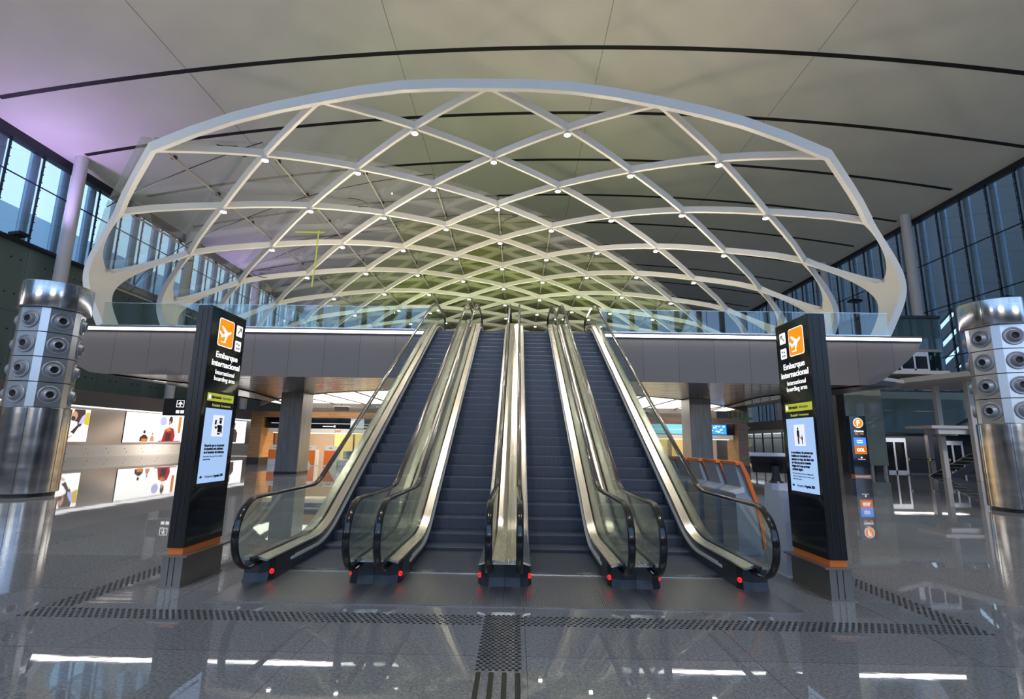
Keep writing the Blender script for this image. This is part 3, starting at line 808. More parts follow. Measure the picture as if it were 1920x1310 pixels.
for i in range(-6, 6):
    js = max(i+4.0, -i-4.1, 0)
    if js > JM-1: continue
    P = [S(i, js+.1+(JM-js-.1)*q/20, OFF-.10) for q in range(21)]
    build('purlin', MB().sweep(P, [SN(i, js+.1+(JM-js-.1)*q/20) for q in range(21)], .06, .09), M_purl, sh)
    j = js+.6
    while j < min(JM, js+8):
        p = S(i, j, OFF-.06); build('clamp', MB().box(p-Vector((.09,.05,.06)), p+Vector((.09,.05,.06))), M_dkmetal, sh); j += 1.3
for j in range(1, JM, 2):                     # thin dark bracing cables across
    ia = max(-6, -j-4.1); ib = min(6, j-4)
    if ib-ia < 1: continue
    P = [S(ia+(ib-ia)*q/16, j, OFF-.02) for q in range(17)]
    build('cable', MB().tube(P, .022, 5), M_mull, sh)
for i, j in ((-5.2, 3.3), (-3.3, .75), (-4.6, 5.2), (-2.3, 3.4), (.2, 4.9)):
    p = S(i, j, OFF-.1); P = [p+Vector((.5*sin(q*.9+i), .2*cos(q*1.3), -.09*q)) for q in range(7)]
    build('loose_cable', MB().tube(P, .018, 5), M_black, sh)
p = S(-3.15, 4.0, .0); p.z -= .15
e = build('hanging_cord', MB().tube([p, p+Vector((-.02,.0,-1.5)), p+Vector((-.10,0,-3.0))], .03, 6).tube([p+Vector((-1.2,0,-.1)), p+Vector((.3,0,-.1))], .035, 6), M_yell, label='thin yellow cord hanging through the left side of the lattice canopy', cat='cord')
# ================================================================== SIGN PILLARS
def pillar(side, lab):
    sg = -side                                # face looks towards the middle
    x0, x1 = (-4.03, -3.835) if side < 0 else (3.61, 3.825)
    fx = x1 if side < 0 else x0
    e = empty('sign_pillar', ((x0+x1)/2, 6.53, 0), lab, 'sign', 'black illuminated sign pillars')
    b = MB(); b.bbox((x0, 6.14, .43), (x1, 6.93, 3.34), .006); build('body', b, M_body, e)
    build('face_glass', MB().box((fx-.001*0, 6.15, .5), (fx+sg*.0008, 6.92, 3.32)), M_gloss, e)
    m = MB()
    for x in (x0+.065, x1-.065): m.box((x-.004, 6.136, .45), (x+.004, 6.14, 3.3))
    build('edge_groove', m, M_dkmetal, e)
    build('orange_band', MB().box((x0+.01, 6.155, .36), (x1-.01, 6.915, .43)), M_orange, e)
    build('base_cap', MB().box((x0-.09, 6.08, .34), (x1+.09, 6.99, .36)), M_base, e)
    bs = MB(); bs.box((x0-.02, 6.13, .012), (x1+.02, 6.94, .34)); bs.box((x0-.035, 6.115, .001), (x1+.035, 6.955, .014)); build('base', bs, M_base, e)
    m = MB()
    for t in (.3, .62): m.box((x0+(x1-x0)*t-.003, 6.126, .02), (x0+(x1-x0)*t+.003, 6.13, .335))
    build('base_groove', m, M_dkmetal, e)
    # face helpers: u = reading direction metres from the face's left edge, v = height
    def Y(u): return 6.14+u if side < 0 else 6.93-u
    rd = (0, 1, 0) if side < 0 else (0, -1, 0)
    def pt(u, v, d=0.0): return Vector((fx+sg*d, Y(u), v))
    def plate(name, pts, d, mt, parent=e):
        m = MB(); m.prism([pt(u, v, d) for u, v in pts], (sg*.0015, 0, 0)); return build(name, m, mt, parent)
    def rrect(u0, v0, u1, v1, r):
        out = []
        for cx, cy, a0 in ((u1-r, v1-r, 0), (u0+r, v1-r, 90), (u0+r, v0+r, 180), (u1-r, v0+r, 270)):
            for q in range(5): a = radians(a0+22.5*q); out.append((cx+r*cos(a), cy+r*sin(a)))
        return out
    pu = .165 if side < 0 else .33
    plate('symbol_border', rrect(pu-.003, 2.862, pu+.343, 3.228, .035), .001, M_whitel)
    pic = plate('departure_symbol', rrect(pu+.008, 2.873, pu+.332, 3.217, .03), .003, M_orangel)
    def q_(pts, cx, cy, k, rot=0): return [(cx+k*(a*cos(rot)-b*sin(rot)), cy+k*(a*sin(rot)+b*cos(rot))) for a, b in pts]
    rot = radians(22)
    cx, cy = pu+.165, 3.03
    for pts in ([(-.11,-.018),(.10,-.018),(.125,.0),(.10,.018),(-.115,.018)], [(-.115,.012),(-.135,.07),(-.11,.07),(-.08,.012)], [(-.02,.012),(-.075,.125),(-.045,.125),(.045,.012)], [(-.02,-.012),(-.065,-.09),(-.04,-.09),(.045,-.012)]):
        plate('airplane', q_(pts, cx, cy, 1.0, rot), .005, M_whitel, pic)
    plate('runway', [(pu+.07,2.915),(pu+.17,2.915),(pu+.17,2.93),(pu+.07,2.93)], .005, M_whitel, pic)
    au = .565 if side < 0 else .108
    bx = plate('arrow_plate', rrect(au, 3.065, au+.145, 3.215, .015), .002, M_whitel)
    k = 1 if side < 0 else -1
    ca, cb = au+.0725, 3.14
    for pts in ([(-.045,-.035),(-.035,-.045),(.035,.025),(.025,.035)], [(-.01,.045),(.045,.045),(.045,.032),(-.01,.032)], [(.045,.045),(.045,-.01),(.032,-.01),(.032,.045)]):
        plate('arrow', [(ca+k*a, cb+b) for a, b in pts], .004, M_ink, bx)
    b2 = plate('lift_plate', rrect(au, 2.86, au+.145, 3.0, .015), .002, M_whitel)
    for k2, (a, b) in enumerate(((-.03,.03),(.02,.02),(-.02,-.03),(.03,-.03))):
        plate('lift_icon', [(au+.072+a-.018, 2.93+b-.012),(au+.072+a+.018, 2.93+b-.012),(au+.072+a+.010, 2.93+b+.012),(au+.072+a-.010, 2.93+b+.012)], .004, M_inkg, b2)
    tu = .17 if side < 0 else .15
    text('Embarque', .108, M_whitel, pt(tu, 2.712, .002), rd, (0,0,1), e, bold=.002, width=.50)
    text('internacional', .108, M_whitel, pt(.10 if side < 0 else .075, 2.60, .002), rd, (0,0,1), e, bold=.002, width=.64)
    text('International', .085, M_whitel, pt(.20 if side < 0 else .21, 2.495, .002), rd, (0,0,1), e, width=.43)
    text('boarding area', .085, M_whitel, pt(.19 if side < 0 else .19, 2.415, .002), rd, (0,0,1), e, width=.47)
    s0, s1 = (.095, .68) if side < 0 else (.11, .73)
    bz = plate('screen_bezel', [(s0-.02,1.10),(s1+.02,1.10),(s1+.02,2.28),(s0-.02,2.28)], .001, M_blackp)
    sc = plate('screen', [(s0,1.145),(s1,1.145),(s1,2.06),(s0,2.06)], .003, M_screen)
    ht = plate('screen_header', [(s0,2.15),(s1,2.15),(s1,2.25),(s0,2.25)], .003, M_yell)
    plate('info_icon', rrect(s0+.02, 2.17, s0+.07, 2.23, .008), .005, M_screenw, ht)
    text('Información', .056, M_ink, pt(s0+.09, 2.185, .005), rd, (0,0,1), ht, bold=.002, width=.21)
    text('Information', .056, M_inkg, pt(s0+.33, 2.185, .005), rd, (0,0,1), ht, width=.20)
    text('Su anuncio', .046, M_yellt, pt(s0+.12, 2.088, .003), rd, (0,0,1), bz, width=.17, bold=.002)
    text('Your announcement', .046, M_yellt, pt(s0+.31, 2.088, .003), rd, (0,0,1), bz, width=.22)
    iw = s0+.17
    ic = plate('pictogram_card', [(iw,1.71),(iw+.245,1.71),(iw+.245,1.98),(iw,1.98)], .005, M_screenw, sc)
    def fig(pts): plate('pictogram', pts, .007, M_ink, ic)
    c = iw+.13
    if side < 0:                                # officer holding a document
        fig([(c+.005,1.925),(c+.075,1.925),(c+.07,1.945),(c+.01,1.945)]); fig([(c+.015,1.92),(c+.065,1.92),(c+.065,1.885),(c+.05,1.87),(c+.03,1.87),(c+.015,1.885)])
        fig([(c-.01,1.765),(c+.065,1.765),(c+.065,1.855),(c-.01,1.855)]); fig([(c+.07,1.75),(c+.088,1.75),(c+.088,1.84),(c+.068,1.857)])
        fig([(c-.012,1.855),(c-.012,1.83),(c-.055,1.80),(c-.085,1.835),(c-.07,1.845),(c-.052,1.825)]); fig([(c-.085,1.86),(c-.05,1.86),(c-.045,1.92),(c-.08,1.915)])
        fig([(c-.01,1.735),(c+.05,1.735),(c+.05,1.755),(c-.01,1.755)])
    else:                                       # adult holding a child's hand
        def person_(cx, base, h):
            fig([(cx+h*.07*cos(a), base+h*.92+h*.075*sin(a)) for a in [radians(30*q) for q in range(12)]])
            fig([(cx-.11*h, base+.83*h),(cx-.13*h, base+.48*h),(cx-.09*h, base+.47*h),(cx-.07*h, base+.7*h),(cx-.07*h, base),(cx-.01*h, base),(cx, base+.4*h),(cx+.01*h, base),(cx+.07*h, base),(cx+.07*h, base+.7*h),(cx+.09*h, base+.47*h),(cx+.13*h, base+.48*h),(cx+.11*h, base+.83*h)])
        person_(c-.035, 1.735, .21); person_(c+.05, 1.735, .11)
        fig([(c-.015,1.835),(c+.04,1.805),(c+.04,1.797),(c-.015,1.825)])
    if side < 0:
        lines = (('Recuerde que su documento', .43), ('de identidad será solicitado', .41), ('en el momento del embarque.', .44))
        v = 1.585
    else:
        lines = (('Le recordamos a las personas que', .49), ('transitan por el aeropuerto con', .44), ('menores a su cargo, que deben velar', .50), ('por ellos para que no comentan', .43), ('ninguna acción que provoque', .40), ('accidente alguno.', .25))
        v = 1.615
    for s_, w_ in lines:
        text(s_, .045, M_ink, pt(s0+.06, v, .005), rd, (0,0,1), sc, bold=.002, width=w_); v -= .042
    v -= .005
    for s_, w_ in ((('Remember that your ID card will be', .42), ('requested at boarding.', .15)) if side < 0 else (('We remind those who are traveling with', .46), ('minors to keep an eye on them at all', .47), ('times in the airport.', .21))):
        text(s_, .03, M_inkg, pt(s0+.06, v, .005), rd, (0,0,1), sc, width=w_); v -= .034
    text('Aeropuertos', .045, M_inkg, pt(s0+.14, 1.205, .005), rd, (0,0,1), sc, width=.17)
    text('Argentina 2000', .045, M_ink, pt(s0+.32, 1.205, .005), rd, (0,0,1), sc, width=.21, bold=.002)
    plate('emblem', [(s0+.06+.028*cos(a), 1.222+.018*sin(a)) for a in [radians(180+22.5*q) for q in range(9)]]+[(s0+.075,1.226),(s0+.06,1.235),(s0+.045,1.226)], .005, M_ink, sc)
pillar(-1, 'black sign pillar left of the escalators, screen showing an officer pictogram')
pillar(1, 'black sign pillar right of the escalators, screen showing adult and child pictogram')
# ================================================================== AIR DIFFUSER TOWERS
def tower(cx, cy, phi0, lab, zs=(2.45, 5.3, 6.08)):
    e = empty('air_diffuser_tower', (cx, cy, 0), lab, 'ventilation tower', 'round ventilation towers with nozzles')
    r = .80; zb, zc, zt = zs
    build('lower_cladding', MB().lathe((cx, cy, 0), (0,0,1), [(r-.02,.10),(r,.12),(r,zb-.02),(r-.03,zb)], 48), M_steelp, e, True)
    m = MB()
    for q in range(6):
        a = radians(phi0+30+60*q); m.tube([(cx+(r+.001)*cos(a), cy+(r+.001)*sin(a), .12), (cx+(r+.001)*cos(a), cy+(r+.001)*sin(a), zb)], .008, 4)
    build('cladding_joint', m, M_dkmetal, e)
    build('plinth', MB().lathe((cx, cy, 0), (0,0,1), [(r-.08,.002),(r-.08,.12)], 40), M_dkmetal, e)
    # twelve sided nozzle drum
    H = (zc-zb)/4; ap = .70; wn = .29
    poly = []
    for q in range(6):
        a = radians(phi0+60*q); d = Vector((cos(a), sin(a))); t = Vector((-d.y, d.x))
        poly += [d*ap-t*wn, d*ap+t*wn]
    m = MB()
    for k_ in range(4):
        z0, z1 = zb+H*k_+.012, zb+H*(k_+1)-.012
        m.loft([[(cx+p.x, cy+p.y, z0) for p in poly], [(cx+p.x, cy+p.y, z1) for p in poly]], caps=True)
    build('nozzle_drum', m, M_drum, e)
    build('drum_core', MB().lathe((cx, cy, zb), (0,0,1), [(.66,0),(.66,zc-zb)], 24), M_black, e)
    nz0 = None
    for k_ in range(4):
        for q in range(6):
            a = radians(phi0+60*q); d = Vector((cos(a), sin(a), 0)); c = Vector((cx, cy, zb+H*(k_+.5)))+d*(ap+.001)
            n_ = build('nozzle', MB().lathe(c, d, [(.255,0),(.26,.02),(.24,.035),(.21,.03),(.20,.015),(.18,.02),(.155,.06),(.135,.10),(.115,.115),(.095,.10),(.09,.02)], 28), M_nozz, e, True)
            build('throat', MB().lathe(c+d*.02, d, [(.094,0),(.094,.03)], 16), M_black, n_)
    build('cap', MB().lathe((cx, cy, 0), (0,0,1), [(r-.04,zc),(r+.05,zc+.01),(r+.06,zc+.03),(r+.06,zt-.02),(r+.03,zt)], 48), M_steelp, e, True)
    m = MB()
    for q in range(4):
        a = radians(phi0+15+90*q); m.tube([(cx+(r+.06)*cos(a), cy+(r+.06)*sin(a), zc+.02), (cx+(r+.06)*cos(a), cy+(r+.06)*sin(a), zt-.02)], .008, 4)
    build('cap_joint', m, M_dkmetal, e)
tower(-13.9, 14.6, -30, 'steel ventilation tower with round nozzles at the left edge')
tower(14.5, 15.0, -167, 'steel ventilation tower with round nozzles at the right edge')

# ================================================================== TICKET KIOSKS AND PODIUM
def kiosk(cx, cy, lab):                       # screens face the hall, the leaning backs face the escalators
    e = empty('ticket_kiosk', (cx, cy+.3, 0), lab, 'kiosk', 'orange trimmed self check-in kiosks')
    LN = .60
    P = lambda pts, y: [(cx+a, y, b) for a, b in pts]
    build('body', MB().prism(P([(-.19,.002),(-.19,.93),(-.07,.97),(.17,.80),(.20,.002)], cy), (0,LN,0)), M_grey, e)
    build('ledge', MB().prism(P([(-.21,.93),(-.21,.955),(-.07,1.045),(-.05,1.03),(-.05,.96)], cy-.01), (0,LN+.02,0)), M_lgrey, e)
    build('back_panel', MB().prism(P([(-.075,1.03),(-.165,1.395),(-.07,1.40),(.15,.82),(.0,.90)], cy+.03), (0,LN-.06,0)), M_grey, e)
    build('screen', MB().prism(P([(-.045,1.36),(-.035,1.365),(.135,.93),(.125,.925)], cy+.08), (0,LN-.16,0)), M_gloss, e)
    leg_ = [(-.17,1.395),(-.17,1.445),(-.06,1.445),(.02,1.26),(.175,.76),(.205,.45),(.225,.10),(.20,.10),(.165,.45),(.115,.76),(-.03,1.22),(-.10,1.395)]
    build('orange_leg', MB().prism(P(leg_, cy-.03), (0,.05,0)), M_orange, e)
    build('orange_leg', MB().prism(P(leg_[:4]+leg_[10:], cy+LN-.02), (0,.05,0)), M_orange, e)
    build('orange_top', MB().prism(P([(-.175,1.40),(-.175,1.447),(-.05,1.447),(-.05,1.40)], cy+.02), (0,LN-.04,0)), M_orange, e)
    build('rivet', MB().sphere((cx-.125, cy+.3, 1.27), .012, 8), M_steel, e)
ks = ['nearest of the orange trimmed kiosks, right of the escalators', 'second nearest of the orange trimmed kiosks', 'middle one of the five orange trimmed kiosks', 'second farthest of the orange trimmed kiosks', 'farthest of the orange trimmed kiosks, seen behind the right handrail']
for i in range(5): kiosk(3.75, 8.45+.84*i, ks[i])
e = empty('service_podium', (3.86, 7.4, 0), 'pale grey curved podium behind the right sign pillar', 'podium')
prof = [(-.27,.002),(-.33,.35),(-.33,.7),(-.27,1.0),(-.20,1.10),(-.05,1.10),(-.05,1.19),(.16,1.19),(.20,.9),(.24,.45),(.26,.002)]
build('shell', MB().prism([(3.62, 7.42+a, b) for a, b in prof], (.48,0,0)), M_lgrey, e)
build('foot_plate', MB().box((3.60, 7.02, .001), (4.16, 7.8, .02)), M_lgrey, e)
e = empty('monitor', (3.75, 7.45, 1.2), 'black monitor tilted back on the pale podium, rear side seen', 'monitor')
MT = Matrix.Translation((3.74, 7.50, 1.46)) @ Matrix.Rotation(radians(-30), 4, 'Z') @ Matrix.Rotation(radians(48), 4, 'X')
m = MB(); m.bbox((-.30,-.03,-.19), (.30,.02,.19), .012); build('case', m.xf(MT), M_blackp, e)
m = MB(); m.box((-.305,-.034,.18), (.305,.026,.196)); build('top_edge', m.xf(MT), M_lgrey, e)
m = MB()
for i in range(9): m.box((-.2+.05*i-.012,-.034,-.05), (-.2+.05*i+.012,-.03,.08))
build('vent_grille', m.xf(MT), M_black, e)
build('stand', MB().tube([(3.74,7.48,1.21),(3.74,7.47,1.30),(3.74,7.49,1.42)], [.07,.05,.06], 10), M_blackp, e)
build('stand_foot', MB().lathe((3.74,7.48,1.192), (0,0,1), [(.10,.0),(.09,.02)], 16), M_blackp, e)
build('cable', MB().tube([(3.86,7.40,1.38),(3.98,7.04,1.2),(4.0,7.02,.9),(3.98,7.03,.6)], .008, 6), M_black, e)

# ================================================================== CHECK-IN DESKS UNDER THE UPPER FLOOR
YW = 33.5
wp = empty('wood_portal', (-1.2, YW+.4, 0), 'wide wooden portal framing the check-in desks', 'portal')
build('left_jamb', MB().box((-17.5, YW, .45), (-16.75, YW+1.8, 3.46)), M_wood, wp)
build('left_plinth', MB().box((-17.52, YW-.02, .002), (-16.73, YW+1.8, .45)), M_blackp, wp)
build('right_jamb', MB().box((14.5, YW, .45), (15.15, YW+1.8, 3.46)), M_wooddk, wp)
build('right_plinth', MB().box((14.48, YW-.02, .002), (15.17, YW+1.8, .45)), M_blackp, wp)
build('left_lintel', MB().box((-16.75, YW, 3.08), (-1.2, YW+1.8, 3.46)), M_wood, wp)
build('right_lintel', MB().box((-1.2, YW, 3.08), (14.5, YW+1.8, 3.46)), M_wooddk, wp)
m = MB(); m.box((-17.4, YW+5.2, 0), (15.1, YW+5.4, 3.4)); struct('wall_desks', m, M_taupe)
m = MB(); m.box((-16.7, YW+1.9, .01), (-15.9, YW+5.0, 3.0)); build('inner_panel', m, M_wood, wp)
d = empty('display_board', (-8.9, YW+.4, 2.38), 'long black display board of airline names over the left desks', 'display')
build('board', MB().box((-16.7, YW+.35, 2.38), (-1.3, YW+.5, 3.075)), M_gloss, d)
build('white_line', MB().box((-16.3, YW+.335, 2.70), (-1.5, YW+.348, 2.725)), M_whitel, d)
for i in range(6):
    x = -15.2+2.35*i; m = MB(); m.box((x, YW+.335, 2.50), (x+.85, YW+.348, 2.56)); m.box((x+.75, YW+.335, 2.47), (x+.85, YW+.348, 2.60)); build('airline_mark', m, M_whitel, d)
build('notice', MB().box((-11.0, YW+.33, 2.42), (-10.1, YW+.348, 2.95)), M_screenw, d)
text('Salidas', .2, M_screenw, (-11.0, YW+.345, 2.97), (1,0,0), (0,0,1), d, width=.9, bold=.006)
m = MB(); m.lathe((-6.3, YW+.34, 2.76), (0,-1,0), [(.13,0),(.13,.01)], 16); m.box((-6.9, YW+.335, 2.5), (-5.2, YW+.348, 2.55)); build('airline_mark', m, M_whitel, d)
d = empty('display_board', (6.6, YW+.4, 2.38), 'long bright blue display board over the right desks', 'display')
build('board', MB().box((-1.1, YW+.35, 2.38), (14.45, YW+.5, 3.08)), M_gloss, d)
build('blue_field', MB().box((5.9, YW+.335, 2.42), (8.2, YW+.349, 3.05)), M_blue, d)
build('cyan_field', MB().box((6.9, YW+.33, 2.42), (12.35, YW+.349, 3.05)), M_cyan, d)
build('blue_field', MB().box((12.35, YW+.33, 2.42), (13.9, YW+.349, 3.05)), M_blue, d)
m = MB(); random.seed(3)
for i in range(22):
    x, z = random.uniform(12.4,13.75), random.uniform(2.45,2.95); s_ = random.uniform(.04,.10); m.box((x, YW+.32, z), (x+s_*1.4, YW+.329, z+s_))
m.box((6.9, YW+.32, 2.70), (12.3, YW+.329, 2.72))
for q in range(5): m.box((6.1+.14*q, YW+.325, 2.6+.05*q), (6.3+.14*q, YW+.334, 2.7+.05*q))
build('white_marks', m, M_whitel, d)
nb = empty('number_strip', (-9, YW+.5, 2.07), 'pale strip with orange desk numbers over the left desks', 'sign')
build('strip', MB().box((-16.4, YW+.3, 2.10), (-1.3, YW+.9, 2.37)), M_whitep, nb)
build('warm_light', MB().box((-16.2, YW+.5, 2.06), (-1.5, YW+.8, 2.10)), M_warmglow, nb)
M_numo = mat('orange_number', (.75,.20,.05), .5)
for i, s_ in enumerate(('250', '249', '248', '247', '246')): text(s_, .22, M_numo, (-14.4+2.35*i+(0.0), YW+.298, 2.15), (1,0,0), (0,0,1), nb, width=.45, bold=.006)
nb = empty('number_strip', (6.6, YW+.5, 2.07), 'pale strip with desk numbers under the blue display', 'sign')
build('strip', MB().box((-1.1, YW+.3, 2.10), (14.3, YW+.9, 2.37)), M_whitep, nb)
build('warm_light', MB().box((-1.0, YW+.5, 2.06), (14.1, YW+.8, 2.10)), M_warmglow, nb)
text('227', .22, M_ink, (7.4, YW+.298, 2.15), (1,0,0), (0,0,1), nb, width=.45, bold=.006)
for i in range(6):
    x = -13.6+1.55*i+(.0 if i < 2 else 1.2)
    e = empty('frosted_partition', (x+.7, YW+4.9, 0), 'amber frosted glass partition behind the left desks, %s from the left' % ORD[i], 'partition', 'amber partitions behind the desks')
    build('pane', MB().box((x, YW+4.86, .05), (x+1.4, YW+4.9, 2.3)), M_frost, e)
    build('frame', MB().box((x-.03, YW+4.84, .002), (x+.0, YW+4.92, 2.35)).box((x, YW+4.84, 2.3), (x+1.4, YW+4.92, 2.35)), M_steel, e)
for i in range(3):
    x = 7.2+2.2*i
    e = empty('frosted_partition', (x+.9, YW+4.9, 0), 'amber frosted glass partition behind the right desks, %s from the left' % ORD[i], 'partition', 'amber partitions behind the desks')
    build('pane', MB().box((x, YW+4.86, .05), (x+1.9, YW+4.9, 2.3)), M_frost, e)
    build('frame', MB().box((x-.03, YW+4.84, .002), (x+.0, YW+4.92, 2.35)).box((x, YW+4.84, 2.3), (x+1.9, YW+4.92, 2.35)), M_steel, e)
def desk(x, lab, tri=1, full=False):
    y = YW-.4
    e = empty('checkin_desk', (x+.4, y+.3, 0), lab, 'desk', 'orange and white check-in desks')
    b = MB(); b.bbox((x, y, .002), (x+.86, y+.6, 1.0), .01); build('body', b, M_lgrey if full else M_whitep, e)
    if full: build('orange_front', MB().box((x+.01, y-.012, .42), (x+.85, y-.001, .99)), M_orange, e)
    else:
        pts = [(x+.02,.98),(x+.84,.98),(x+.84,.05),(x+.62,.05)] if tri > 0 else [(x+.02,.98),(x+.84,.98),(x+.25,.05),(x+.02,.05)]
        build('orange_front', MB().prism([(a, y-.001, b) for a, b in pts], (0,-.012,0)), M_orange, e)
    build('top_screen', MB().bbox((x+.04, y+.02, 1.0), (x+.82, y+.08, 1.28), .01), M_whitep, e)
    build('label_plate', MB().box((x+.3, y+.012, 1.1), (x+.55, y+.019, 1.16)), M_grey, e)
desk(-15.95, 'check-in desk with full orange front left of the square column', 1, True)
desk(-13.75, 'check-in desk with orange triangle just right of the left column', 1)
desk(-12.35, 'check-in desk with orange triangle, second to the right of the left column', -1)
desk(7.0, 'check-in desk seen through the right escalator glass', 1)
desk(11.35, 'check-in desk with orange front right of the right column', 1, True)
m = MB(); e = empty('baggage_scale', (-14.75, YW, 0), 'grey baggage scale beside the orange desk left of the column', 'scale')
build('bed', MB().bbox((-15.0, YW-.4, .002), (-14.3, YW+.6, .45), .02), M_lgrey, e); build('back', MB().bbox((-15.0, YW+.5, .45), (-14.3, YW+.6, .95), .01), M_lgrey, e)
e = empty('office_chair', (-15.2, YW+.9, 0), 'black office chair beside the left orange desk', 'chair')
build('seat', MB().bbox((-15.3, YW+.75, .48), (-14.85, YW+1.2, .56), .02), M_blackp, e); build('backrest', MB().bbox((-15.28, YW+1.16, .7), (-14.87, YW+1.22, 1.25), .02), M_blackp, e)
build('post', MB().tube([(-15.08,YW+.98,.05),(-15.08,YW+.98,.48)], .03, 8), M_dkmetal, e); build('base', MB().lathe((-15.08,YW+.98,.002), (0,0,1), [(.28,0),(.26,.05)], 10), M_dkmetal, e)
e = empty('baggage_scale', (-11.15, YW, 0), 'grey baggage scale seen through the left escalator glass', 'scale')
build('bed', MB().bbox((-11.4, YW-.4, .002), (-10.6, YW+.6, .4), .02), M_lgrey, e); build('back', MB().bbox((-11.4, YW+.5, .4), (-10.6, YW+.6, .95), .01), M_steel, e)
for i, x in enumerate((-15.7, -12.6, -9.5, 9.0, 12.9)):
    y = YW+3
    e = empty('projector', (x, y, 3.75), 'small dark box fixture on the bulkhead above the desks, %s from the left' % ORD[i], 'fixture', 'box fixtures above the desks')
    build('box', MB().bbox((x-.45, y-.2, 3.70), (x+.45, y+.25, 4.0), .02), M_blackp, e); build('hood', MB().box((x-.5, y-.4, 4.0), (x+.5, y+.3, 4.05)), M_beige, e)
    build('bracket', MB().tube([(x, y, 4.05), (x, y, 4.262)], .03, 6), M_blackp, e)
e = empty('vending_cabinet', (12.6, YW+2.2, 0), 'grey glazed cabinet with a red item at the right end of the desks', 'cabinet')
build('body', MB().bbox((12.1, YW+2.0, .002), (13.2, YW+2.7, 2.0), .02), M_dkmetal, e)
build('upper_glass', MB().box((12.2, YW+1.98, 1.05), (13.1, YW+1.995, 1.9)), M_grey, e); build('lower_glass', MB().box((12.2, YW+1.98, .15), (13.1, YW+1.995, .95)), M_grey, e)
M_redp = mat('red_item', (.55,.05,.05), .5); build('red_item', MB().sphere((12.65, YW+1.97, 1.4), (.16,.03,.2), 12), M_redp, e)
# lamps of the desks
for x in (-13, -8, 3, 10): area('desk_light', (x, YW+1.3, 3.0), (0, .3, -1), 3.5, .3, 420, (1,.80,.52))

# ================================================================== LEFT WALL: POSTERS AND SIGN
def poster(y0, y1, z0, z1, lab, shapes, bg):
    e = empty('light_poster', (XL+.05, (y0+y1)/2, z0), lab, 'poster', 'backlit advertising posters on the left wall')
    build('light_box', MB().box((XL+.001, y0, z0), (XL+.05, y1, z1)), M_dkmetal, e)
    build('picture', MB().box((XL+.051, y0+.03, z0+.03), (XL+.056, y1-.03, z1-.03)), bg, e)
    for k_, (pts, mt) in enumerate(shapes):
        m = MB(); m.prism([(XL+.057+.003*k_, y0+(y1-y0)*a, z0+(z1-z0)*b) for a, b in pts], (.002,0,0)); build('picture_shape', m, mt, e)
def ell(a, b, ra, rb, n_=14): return [(a+ra*cos(2*pi*q/n_), b+rb*sin(2*pi*q/n_)) for q in range(n_)]
E_w = emis('poster_white', (1,.98,.95), 1.5); E_sk = emis('poster_skin', (.80,.45,.30), .9); E_dk = emis('poster_dark', (.10,.06,.05), 1); E_or = emis('poster_orange', (.9,.30,.06), 1.0); E_ye = emis('poster_yellow', (.85,.65,.05), 1); E_rd = emis('poster_red', (.55,.04,.05), 1); E_bl = emis('poster_lilac', (.55,.55,.95), 1.2); E_tn = emis('poster_tan', (.75,.60,.40), 1.1)
poster(37.6, 40.3, 1.15, 3.72, 'backlit poster of a bearded man reclining, nearest the left tower', [
    ([(.30,.62),(.45,.98),(.80,.98),(.85,.70),(.70,.45)], E_dk), ([(.80,.55),(1-.02,.50),(.98,.90),(.85,.9)], E_ye), ([(.22,.70),(.30,.98),(.18,.98),(.16,.6)], E_tn),
    ([(.05,.05),(.05,.35),(.35,.66),(.58,.60),(.62,.40),(.45,.10)], E_w), (ell(.46,.78,.10,.14), E_sk), (ell(.42,.70,.08,.07), E_dk), ([(.40,.30),(.60,.52),(.68,.50),(.52,.24)], E_dk), ([(.62,.55),(.70,.75),(.85,.9),(.78,.55)], E_bl), ([(.25,.12),(.45,.22),(.5,.18),(.30,.05)], E_tn)], E_w)
poster(44.0, 51.8, 1.1, 3.82, 'wide bright backlit poster with a person in red beside a table', [
    (ell(.62,.75,.06,.16), E_bl), (ell(.75,.80,.035,.14), E_dk), ([(.62,.05),(.66,.45),(.74,.55),(.82,.50),(.86,.25),(.84,.05)], E_rd), ([(.67,.40),(.73,.55),(.78,.45),(.74,.40)], E_or), ([(.68,.05),(.69,.35),(.78,.35),(.79,.05)], E_dk), (ell(.735,.70,.022,.08), E_sk),
    ([(.90,.35),(.90,.95),(.95,.95),(.95,.35)], E_or), ([(.25,.05),(.25,.18),(.30,.27),(.34,.27),(.38,.18),(.38,.05)], E_dk), (ell(.315,.36,.02,.06), E_dk), ([(.28,.03),(.28,.14),(.37,.14),(.37,.03)], E_or), ([(.41,.05),(.43,.24),(.47,.24),(.49,.05)], E_sk), (ell(.45,.30,.015,.05), E_sk), ([(.56,.03),(.56,.07),(.97,.07),(.97,.03)], E_rd)], E_w)
poster(58.0, 64.0, 1.0, 3.75, 'backlit poster of a figure in dark clothes, farthest along the left wall', [
    (ell(.52,.75,.07,.13), E_sk), ([(.35,.05),(.38,.50),(.48,.62),(.60,.62),(.68,.45),(.66,.05)], E_dk), (ell(.50,.84,.08,.08), E_dk)], E_w)
sg = empty('direction_sign', (-20.0, 30.0, 2.9), 'black hanging direction sign with a white arrow left of the sign pillar', 'sign')
build('board', MB().bbox((-20.95, 29.93, 2.93), (-16.9, 30.07, 3.93), .01), M_gloss, sg)
m = MB()
for a, b in (((-20.17,3.42),(-19.72,3.45)), ((-20.17,3.80),(-19.72,3.83)), ((-20.17,3.42),(-20.14,3.83)), ((-19.75,3.42),(-19.72,3.83))): m.box((a[0],29.915,a[1]), (b[0],29.925,b[1]))
build('arrow_frame', m, M_whitel, sg)
